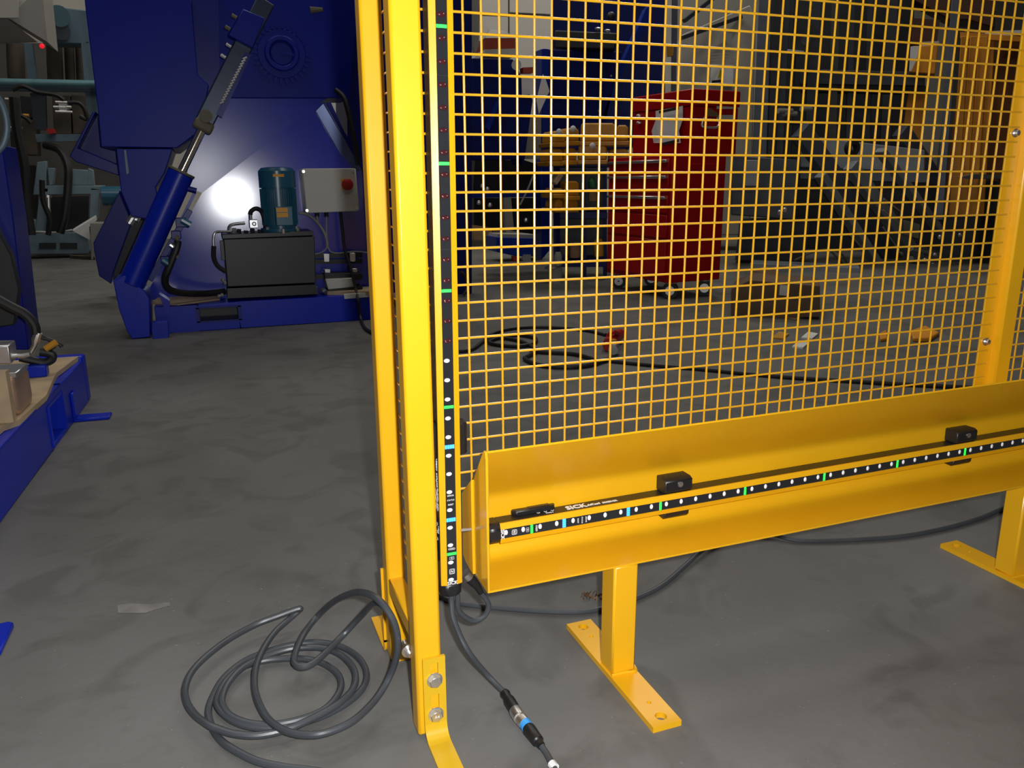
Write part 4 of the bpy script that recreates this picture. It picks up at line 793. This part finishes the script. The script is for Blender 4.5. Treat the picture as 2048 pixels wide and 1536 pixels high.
# ------------------------------------------------------------------ red tool chest
TC = thing('tool_chest', (2.4, 3.4, 0), 'red roller tool cabinet with drawers and upper chest behind the mesh', 'tool chest')
ca, sa = math.cos(.10), math.sin(.10); E1 = Vector((ca, sa, 0)); E2 = Vector((-sa, ca, 0)).normalized()
N0 = aZ(1334, 588, .04); N0.z = 0
def hit(px, org, d):   # distance along d from org to the vertical plane through pixel column px
    r = ray(px, 400); nrm = Vector((r.y, -r.x, 0)); return (CAM-org).dot(nrm)/d.dot(nrm)
W1 = hit(1448, N0, E1); W2 = hit(1216, N0, E2)
def zat(px, py, org, d):
    n_ = Vector((d.y, -d.x, 0)); return aP(px, py, org, n_).z
zb_, zm = zat(1330, 567, N0, E1), zat(1330, 310, N0, E1); zt_ = zat(1386, 176, N0, E1)
def tbox(m, u0, u1, v0, v1, z0, z1): return m.obox(N0+E1*u0+E2*v0+Vector((0, 0, z0)), E1*(u1-u0), E2*(v1-v0), (0, 0, z1-z0))
m_ = MB(); tbox(m_, 0, W1, 0, W2, zb_, zm); m_.build('cabinet_body', RED, TC, bevel=.006)
dzs = [(zm-.10, zm-.02), (zm-.225, zm-.115), (zm-.345, zm-.24), (zm-.50, zm-.36), (zb_+.03, zm-.515)]
for k, (a_, b_) in enumerate(dzs):
    m_ = MB(); tbox(m_, -.012, 0, .02, W2-.02, a_, b_); d_ = m_.build('drawer', RED, TC, bevel=.003)
    if k < 3:
        h_ = MB(); tbox(h_, -.030, -.010, .03, W2-.03, b_-.022, b_-.006); h_.build('drawer_handle', SILVER, d_, bevel=.002)
m_ = MB(); tbox(m_, .30*W1, .92*W1, -.006, 0, zb_+.05, zm-.05); m_.build('side_panel', RED, TC, bevel=.004)
m_ = MB(); tbox(m_, .04*W1, .08*W1, -.012, -.004, zm-.5, zm-.12); m_.build('corner_trim', RED, TC)
for (u, v) in ((.07, .06), (W1-.07, .06), (.07, W2-.06), (W1-.07, W2-.06)):
    c = N0+E1*u+E2*v; w_ = MB().cyl(c+Vector((-.015, -.02, .052)), c+Vector((.015, .02, .052)), .052, n=18); o = w_.build('caster_wheel', RUBBER, TC)
    MB().ring(c+Vector((-.019, -.025, .052)), Vector((.6, .8, 0)), .006, .03, .006, 14).build('wheel_hub', STEEL, o); m_ = MB().box(c.x-.03, c.x+.03, c.y-.03, c.y+.03, zb_-.012, zb_+.004); m_.build('caster_plate', STEEL, TC)
# upper chest, turned a little
a2 = .14; G1 = Vector((math.cos(a2), math.sin(a2), 0)); G2 = Vector((-math.sin(a2), math.cos(a2), 0))
UN = N0+E1*hit(1384, N0, E1)+E2*.04; U1 = hit(1466, UN, G1); U2 = hit(1262, UN, G2)
if not (.05 < U1 < .8): U1 = .3
if not (.1 < U2 < 1.0): U2 = .6
zu = zat(1386, 177, UN, G1)
def ubox(m, u0, u1, v0, v1, z0, z1): return m.obox(UN+G1*u0+G2*v0+Vector((0, 0, z0)), G1*(u1-u0), G2*(v1-v0), (0, 0, z1-z0))
m_ = MB(); ubox(m_, 0, U1, 0, U2, zm+.002, zu-.10); m_.build('upper_chest', RED, TC, bevel=.005)
m_ = MB(); ubox(m_, -.008, U1+.006, -.008, U2, zu-.098, zu); m_.build('chest_lid', RED, TC, bevel=.008)
nG = Vector((G2.y, -G2.x, 0)); 
def aU(px, py, off=0.): return aP(px, py, UN-G1*off, G1)
def aV(px, py, off=0.): return aP(px, py, UN-G2*off, G2)
PPR = [aU(1312, 222, .006), aU(1366, 212, .006), aU(1366, 238, .008), aU(1358, 262, .03), aU(1362, 286, .012), aU(1308, 286, .012), aU(1304, 262, .04), aU(1312, 240, .02)]
nt_ = MB().prism(PPR, -G1*.003); o = nt_.build('pinned_paper', WHITE); tag(o, 'curling white paper stuck on the front of the red chest', 'paper')
for yy in (218, 283):
    MB().prism([aU(1318, yy+4, .045), aU(1358, yy-5, .045), aU(1358, yy+1, .045), aU(1318, yy+9, .045)], -G1*.001).build('printed_bar', INK, o)
for yy in (232, 246): MB().ball(aU(1278, yy, .012), .022, (1, 1, .6), n=8, m=5).build('chest_latch', STEEL, TC)
hdl = MB().tube(catmull([aV(1408, 236, .0), aV(1404, 248, .02), aV(1408, 254, .03), aV(1432, 255, .03), aV(1438, 249, .02), aV(1436, 240, 0)], 5), .008, 8); hdl.build('side_handle', STEEL, TC)
MB().prism([aV(1408, 222, .01), aV(1418, 216, .01), aV(1434, 226, .01), aV(1436, 234, .01), aV(1410, 232, .01)], -G2*.006).build('handle_plate', mat('brass_plate', (.45, .32, .16), .3, .8), TC)
for yy in (207, 230): MB().prism([aV(1433, yy, .004), aV(1466, yy, .004), aV(1466, yy+11, .004), aV(1433, yy+11, .004)], -G2*.002).build('white_sticker', GREY, TC)

# ------------------------------------------------------------------ grey electrical cabinet with warning notice, posts and racks
EC = thing('electrical_cabinet', aY(1430, 470, 6.4), 'tall beige electrical cabinet with white warning notice behind the red chest', 'cabinet')
slab([(1362, 70), (1500, 10), (1512, 40), (1500, 470), (1350, 470)], 6.3, .6).build('cabinet_body', mat('beige_body', (.40, .375, .32), .5, var=.04), EC, bevel=.01)
slab([(1466, 60), (1500, 40), (1496, 470), (1464, 470)], 6.28, .03).build('door_edge', mat('beige_enamel', (.36, .33, .27), .5), EC)
wn = slab([(1422, 128), (1467, 130), (1466, 170), (1420, 168)], 6.26, .004); wno = wn.build('warning_notice', WHITE, EC)
MB().prism([aY(1441, 138, 6.257), aY(1448, 156, 6.257), aY(1435, 156, 6.257)], (0, .003, 0)).build('warning_triangle', mat('warning_yellow', (.55, .5, .03), .5), wno)
MB().prism([aY(1424, 161, 6.257), aY(1456, 158, 6.257), aY(1456, 163, 6.257), aY(1424, 166, 6.257)], (0, .002, 0)).build('printed_line', INK, wno)
sh_ = MB().prism([aY(1440, 68, 6.2), aY(1464, 66, 6.2), aY(1462, 96, 6.2), aY(1452, 82, 6.2), aY(1436, 90, 6.2)], (0, .005, 0)); sh_.build('clear_wrap', GREY, EC)
for y in (108, 114, 120): MB().prism([aY(1412, y, 6.2), aY(1468, y-4, 6.2), aY(1468, y-1, 6.2), aY(1412, y+3, 6.2)], (0, .004, 0)).build('paper_strip', GREY, EC)
DB = thing('diagonal_rails', aY(1420, 60, 6.9), 'pair of dark diagonal rails crossing a pale wall above the beige cabinet', 'rail')
for a_, b_ in (((1368, 42), (1432, -8)), ((1364, 76), (1482, 34))):
    m_ = MB(); beam(m_, aY(*a_, 6.2), aY(*b_, 6.2), .035, .05); m_.build('rail', SLATED, DB)
slabY([(1350, -60), (1520, -60), (1512, 50), (1360, 80)], 7.6, .06).build('panel', mat('grey_wall_panel', (.42, .41, .37), .6, var=.03), wb)
simple('slim_post', slab([(1344, -60), (1357, -60), (1352, 190), (1342, 190)], 5.6, .08), SLATEB, 'slim blue-grey post left of the beige cabinet', 'post', .004)
simple('yellow_tag', slab([(1333, 90), (1348, 88), (1347, 112), (1334, 113)], 5.4, .03), OCHRE, 'small yellow tag on the slim post', 'tag', .003)
simple('grey_column', slab([(1520, -60), (1546, -60), (1530, 420), (1500, 420)], 5.4, .2), SLATEB, 'broad blue-grey column right of the beige cabinet', 'column', .006)
MR = thing('machine_rack', (4.6, 5.2, 0), 'dark grey machine with vertical rails and round wheel right of the column', 'machine')
for xa, xb, xc, xd, m_ in ((1548, 1566, 1552, 1534, DARK), (1568, 1584, 1566, 1550, SLATED), (1592, 1600, 1582, 1574, DARK), (1622, 1645, 1630, 1608, SLATED), (1664, 1682, 1672, 1654, mat('grey_brown_paint', (.075, .07, .06), .5)), (1700, 1712, 1704, 1690, SLATED), (1736, 1748, 1740, 1726, SLATED), (1776, 1800, 1780, 1758, SLATED)):
    slab([(xa, -60), (xb, -60), (xc, 320), (xd, 320)], 5.3, .2).build('upright', m_, MR, bevel=.005)
slab([(1546, -60), (1830, -60), (1820, 420), (1520, 420)], 5.9, .3).build('back_body', DARK, MR)
MB().cyl(aY(1612, 80, 5.0), aY(1612, 80, 5.2), .12, n=24).build('round_wheel', DARK, MR)
MB().cyl(aY(1612, 80, 4.98), aY(1612, 80, 5.0), .04, n=16).build('wheel_hub', SLATED, MR)
slab([(1575, 98), (1608, 102), (1608, 108), (1574, 105)], 5.0, .1).build('bright_edge', SILVER, MR)
slab([(1600, 138), (1850, 144), (1850, 172), (1600, 168)], 5.1, .2).build('crossbeam', SLATED, MR, bevel=.006)
slab([(1600, 168), (1852, 172), (1850, 186), (1600, 182)], 5.15, .2).build('crossbeam', DARK, MR)
for x, y, w in ((1570, 222, 14), (1580, 228, 12), (1612, 218, 10), (1590, 244, 18)): MB().cyl(aY(x-w, y, 5.0), aY(x+w, y, 5.0), .022, n=10).build('valve_body', GREYM if y < 240 else DARK, MR)
# conveyor with inclined beams
CV = thing('inclined_conveyor', (4.2, 4.4, 0), 'grey conveyor with long beams sloping down to the right behind the mesh', 'conveyor')
for (a_, b_, w_, Y_, m_) in (((1600, 260), (1790, 530), .16, 4.9, SLATEB), ((1700, 330), (1850, 540), .10, 4.6, SLATEC), ((1640, 350), (1800, 600), .06, 4.5, SLATEC), ((1800, 260), (1960, 500), .14, 4.8, SLATEB), ((1760, 300), (1920, 520), .05, 4.5, SLATEC)):
    m2_ = MB(); beam(m2_, aY(*a_, Y_), aY(*b_, Y_), w_, .10); m2_.build('inclined_beam', m_, CV, bevel=.006)
slab([(1600, 270), (1850, 300), (1850, 345), (1600, 335)], 4.8, .3).build('head_box', SLATEC, CV, bevel=.01)
slab([(1600, 340), (1860, 346), (1856, 366), (1600, 358)], 4.75, .3).build('cross_rail', SLATEB, CV, bevel=.005)
MB().ring(aY(1700, 296, 4.7), (0, -1, 0), .03, .065, .05, 20).build('pulley', DARK, CV)
slab([(1462, 310), (1600, 320), (1590, 440), (1462, 430)], 4.7, .5).build('drive_cabinet', SLATED, CV, bevel=.01)
slab([(1490, 320), (1520, 320), (1516, 372), (1488, 372)], 4.66, .06).build('cabinet_hatch', SLATEC, CV, bevel=.004)
slab([(1590, 330), (1900, 345), (1900, 560), (1590, 530)], 5.6, .1).build('rear_body', DARK, CV)
slab([(1480, 440), (1620, 440), (1610, 520), (1470, 520)], 4.9, .4).build('dark_base', DARK, CV)
slab([(1500, 526), (1720, 536), (1720, 560), (1500, 552)], 4.3, .3).build('floor_rail', SLATEC, CV, bevel=.005)
slab([(1620, 560), (1870, 582), (1870, 622), (1620, 600)], 4.2, .3).build('floor_rail', DARK, CV, bevel=.005)
for i in range(5): MB().cyl(aY(1822, 496+i*22, 4.4), aY(1872, 506+i*20, 4.4), .028, n=12).build('roller', SILVER if i < 4 else DARK, CV)
for i, (a_, b_) in enumerate((((1768, 398), (1800, 422)), ((1766, 420), (1800, 448)), ((1766, 454), (1798, 500)), ((1770, 530), (1806, 590)), ((1700, 470), (1730, 500)))):
    MB().cyl(aY(*a_, 4.45), aY(*b_, 4.45), .008, n=8).build('guide_rod', STEEL if i < 2 else SILVER, CV)
slab([(1806, 440), (1840, 450), (1838, 478), (1808, 470)], 4.42, .1).build('bracket_plate', OLIVE, CV, bevel=.003)
for x, y in ((1880, 474), (1920, 470), (1935, 470), (1870, 510), (1850, 520), (1866, 530), (1900, 520), (1570, 420), (1560, 425)): MB().ball(aY(x, y, 4.35), .022, n=8, m=5).build('bolt_head', STEEL, CV)
for pth in (((1590, 520), (1640, 500), (1680, 505), (1700, 540)), ((1660, 500), (1690, 530), (1720, 545), (1750, 530)), ((1700, 560), (1730, 575), (1760, 560))):
    MB().tube(catmull([aY(x, y, 4.4) for x, y in pth], 5), .009, 6).build('loose_wire', OLIVE, CV)
# orange cabinets
OC = thing('orange_cabinet', (4.6, 3.9, 0), 'tall orange cabinet with fluted front at the right end of the mesh', 'cabinet')
slab([(1886, 430), (2052, 430), (2046, 566), (1880, 556)], 4.2, .4).build('cabinet_plinth', DARK, OC, bevel=.01)
slab([(1930, 60), (2060, 76), (2050, 430), (1884, 430)], 4.2, .6).build('cabinet_body', mat('dark_orange_paint', (.16, .048, .005), .5, var=.1), OC, bevel=.01)
for k, (xa, xb) in enumerate(((1922, 1938), (1940, 1956), (1958, 1976), (1978, 1990))): slab([(xa, 72), (xb, 72), (xb-22, 430), (xa-24, 430)], 4.15, .05).build('flute', ORNG, OC, bevel=.006)
slab([(1920, 64), (2060, 74), (2060, 84), (1920, 76)], 4.12, .1).build('top_edge', ORNG, OC)
slab([(1970, 66), (1980, 62), (2048, 60), (2048, 70), (1970, 72)], 4.1, .1).build('top_papers', WHITE, OC)
MB().prism([aY(1920, 354, 4.05), aY(1950, 348, 4.05), aY(2010, 350, 4.05), aY(2010, 358, 4.05), aY(1935, 358, 4.05)], (0, .05, 0)).build('silver_bar', SILVER, OC, bevel=.003)
slab([(1950, 362), (2010, 362), (2000, 430), (1940, 430)], 4.1, .08).build('dark_recess', DARK, OC)
slab([(1830, -60), (1990, -60), (1990, 56), (1936, 40), (1900, 40), (1826, 0)], 4.9, .4).build('upper_panel', mat('brown_orange_paint', (.07, .020, .006), .5), OC, bevel=.01)
simple('slate_upright', slab([(1908, -60), (1924, -60), (1886, 440), (1868, 440)], 4.1, .08), SLATEB, 'slanting blue-grey upright just left of the orange cabinet', 'post', .005)
OP = thing('orange_bin', aY(1835, 290, 4.9), 'narrow orange bin with pleated front left of the slanting upright', 'bin')
slab([(1818, 170), (1858, 174), (1842, 300), (1800, 296)], 4.9, .3).build('bin_body', ORNG, OP, bevel=.01)
slab([(1840, 174), (1858, 176), (1842, 300), (1826, 298)], 4.87, .03).build('bin_side', mat('dark_orange_paint', (.16, .048, .005), .5), OP)
OX = thing('orange_carton', aY(1850, 150, 4.7), 'orange carton with torn white label on the crossbeam', 'carton')
slab([(1824, 92), (1876, 90), (1870, 148), (1818, 144)], 4.7, .3).build('carton_body', ORNG, OX, bevel=.006)
slab([(1821, 93), (1838, 92), (1834, 118), (1822, 142), (1818, 142)], 4.69, .01).build('torn_label', WHITE, OX)
slab([(1842, 84), (1878, 82), (1878, 90), (1842, 92)], 4.69, .02).build('carton_tape', GREY, OX)
slab([(1826, 36), (1880, 40), (1874, 84), (1822, 84)], 4.8, .25).build('carton_top', mat('brown_orange_paint', (.07, .020, .006), .5), OX)

# ------------------------------------------------------------------ loose things on the floor behind the mesh
FBX = thing('flattened_carton', aZ(1540, 600), 'large brown cardboard carton lying on the floor right of the tool chest', 'carton')
slab([(1462, 578), (1500, 560), (1640, 572), (1640, 608), (1640, 634), (1462, 640)], YB(1551, 636), .4).build('carton_body', mat('brown_cardboard', (.13, .08, .045), .85, var=.12), FBX, bevel=.004)
MB().prism([aZ(1500, 545, .2), aZ(1560, 555, .18), aZ(1545, 540, .22), aZ(1530, 536, .22)], (0, 0, .01)).build('carton_flap', CARD, FBX)
slab([(1560, 570), (1578, 571), (1578, 592), (1558, 590)], YB(1551, 636)-.02, .006).build('white_label', GREY, FBX)
simple('cardboard_scrap', MB().prism([aZ(1560, 632), aZ(1590, 612), aZ(1625, 626), aZ(1590, 642)], (0, 0, .006)), CARD, 'pale cardboard scrap lying in front of the brown carton', 'scrap')
simple('orange_rag', MB().prism([aZ(1820, 668), aZ(1850, 658), aZ(1878, 672), aZ(1860, 684), aZ(1825, 684)], (0, 0, .02)), ORNG, 'orange rag on the floor near the right post', 'rag', .006)
simple('orange_offcut', MB().prism([aZ(1758, 672), aZ(1772, 664), aZ(1774, 682), aZ(1760, 684)], (0, 0, .015)), ORNG, 'small orange offcut left of the rag', 'offcut', .004)
for i, (x, y) in enumerate(((1560, 672), (1600, 690), (1618, 672))):
    simple('plastic_wrapper', MB().prism([aZ(x-16, y+6), aZ(x-2, y-6), aZ(x+18, y-2), aZ(x+6, y+8)], (0, 0, .008)), (OCHRE, WHITE, WHITE)[i], ('yellowish wrapper on the floor below the brown carton', 'crumpled clear wrapper lowest on the floor there', 'white wrapper right of the yellowish one')[i], 'wrapper')
AR = thing('angle_grinder', aZ(1225, 690), 'red hand grinder lying on the floor at the end of the black cable', 'grinder')
MB().tube([aZ(1218, 690, .03), aZ(1226, 676, .035), aZ(1240, 668, .035)], [.03, .034, .026], 14).build('grinder_body', REDK, AR)
MB().tube(catmull([aZ(1216, 672, .06), aZ(1226, 664, .08), aZ(1238, 668, .06)], 4), .010, 8).build('grinder_handle', REDK, AR)
MB().tube([aZ(1226, 700, .03), aZ(1232, 694, .03)], .022, 12).build('grinder_head', SILVER, AR)
MB().box(*(lambda p: (p.x-.012, p.x+.012, p.y-.012, p.y+.012, .05, .062))(aZ(1226, 684, .05))).build('yellow_label', OCHRE, AR)
hz = [(905, 702), (940, 700), (965, 684), (985, 668), (1020, 658), (1070, 654), (1130, 656), (1180, 662), (1212, 670)]
tag(MB().tube(catmull([aZ(x, y, .008) for x, y in hz], 6), .009, 8).build('power_cable', RUBBER), 'black power cable arching to the red hand grinder', 'cable')
hz = [(975, 680), (1000, 672), (1040, 670), (1070, 676), (1068, 686), (1040, 692), (1000, 690), (978, 684), (1000, 676), (1040, 682), (1072, 700), (1056, 712), (1050, 718), (1080, 730), (1130, 734), (1180, 730), (1215, 718), (1200, 722), (1150, 708), (1085, 704), (1060, 700)]
tag(MB().tube(catmull([aZ(x, y, .010) for x, y in hz], 6), .009, 8).build('tangled_cable', RUBBER), 'black cable lying in two tangled loops on the floor behind the mesh', 'cable')
hz = [(1220, 722), (1300, 730), (1400, 738), (1500, 748), (1600, 756), (1700, 762), (1800, 768), (1960, 776), (2100, 782)]
tag(MB().tube(catmull([aZ(x, y, .008) for x, y in hz], 6), .008, 8).build('straight_cable', RUBBER), 'long nearly straight black cable on the floor behind the mesh', 'cable')
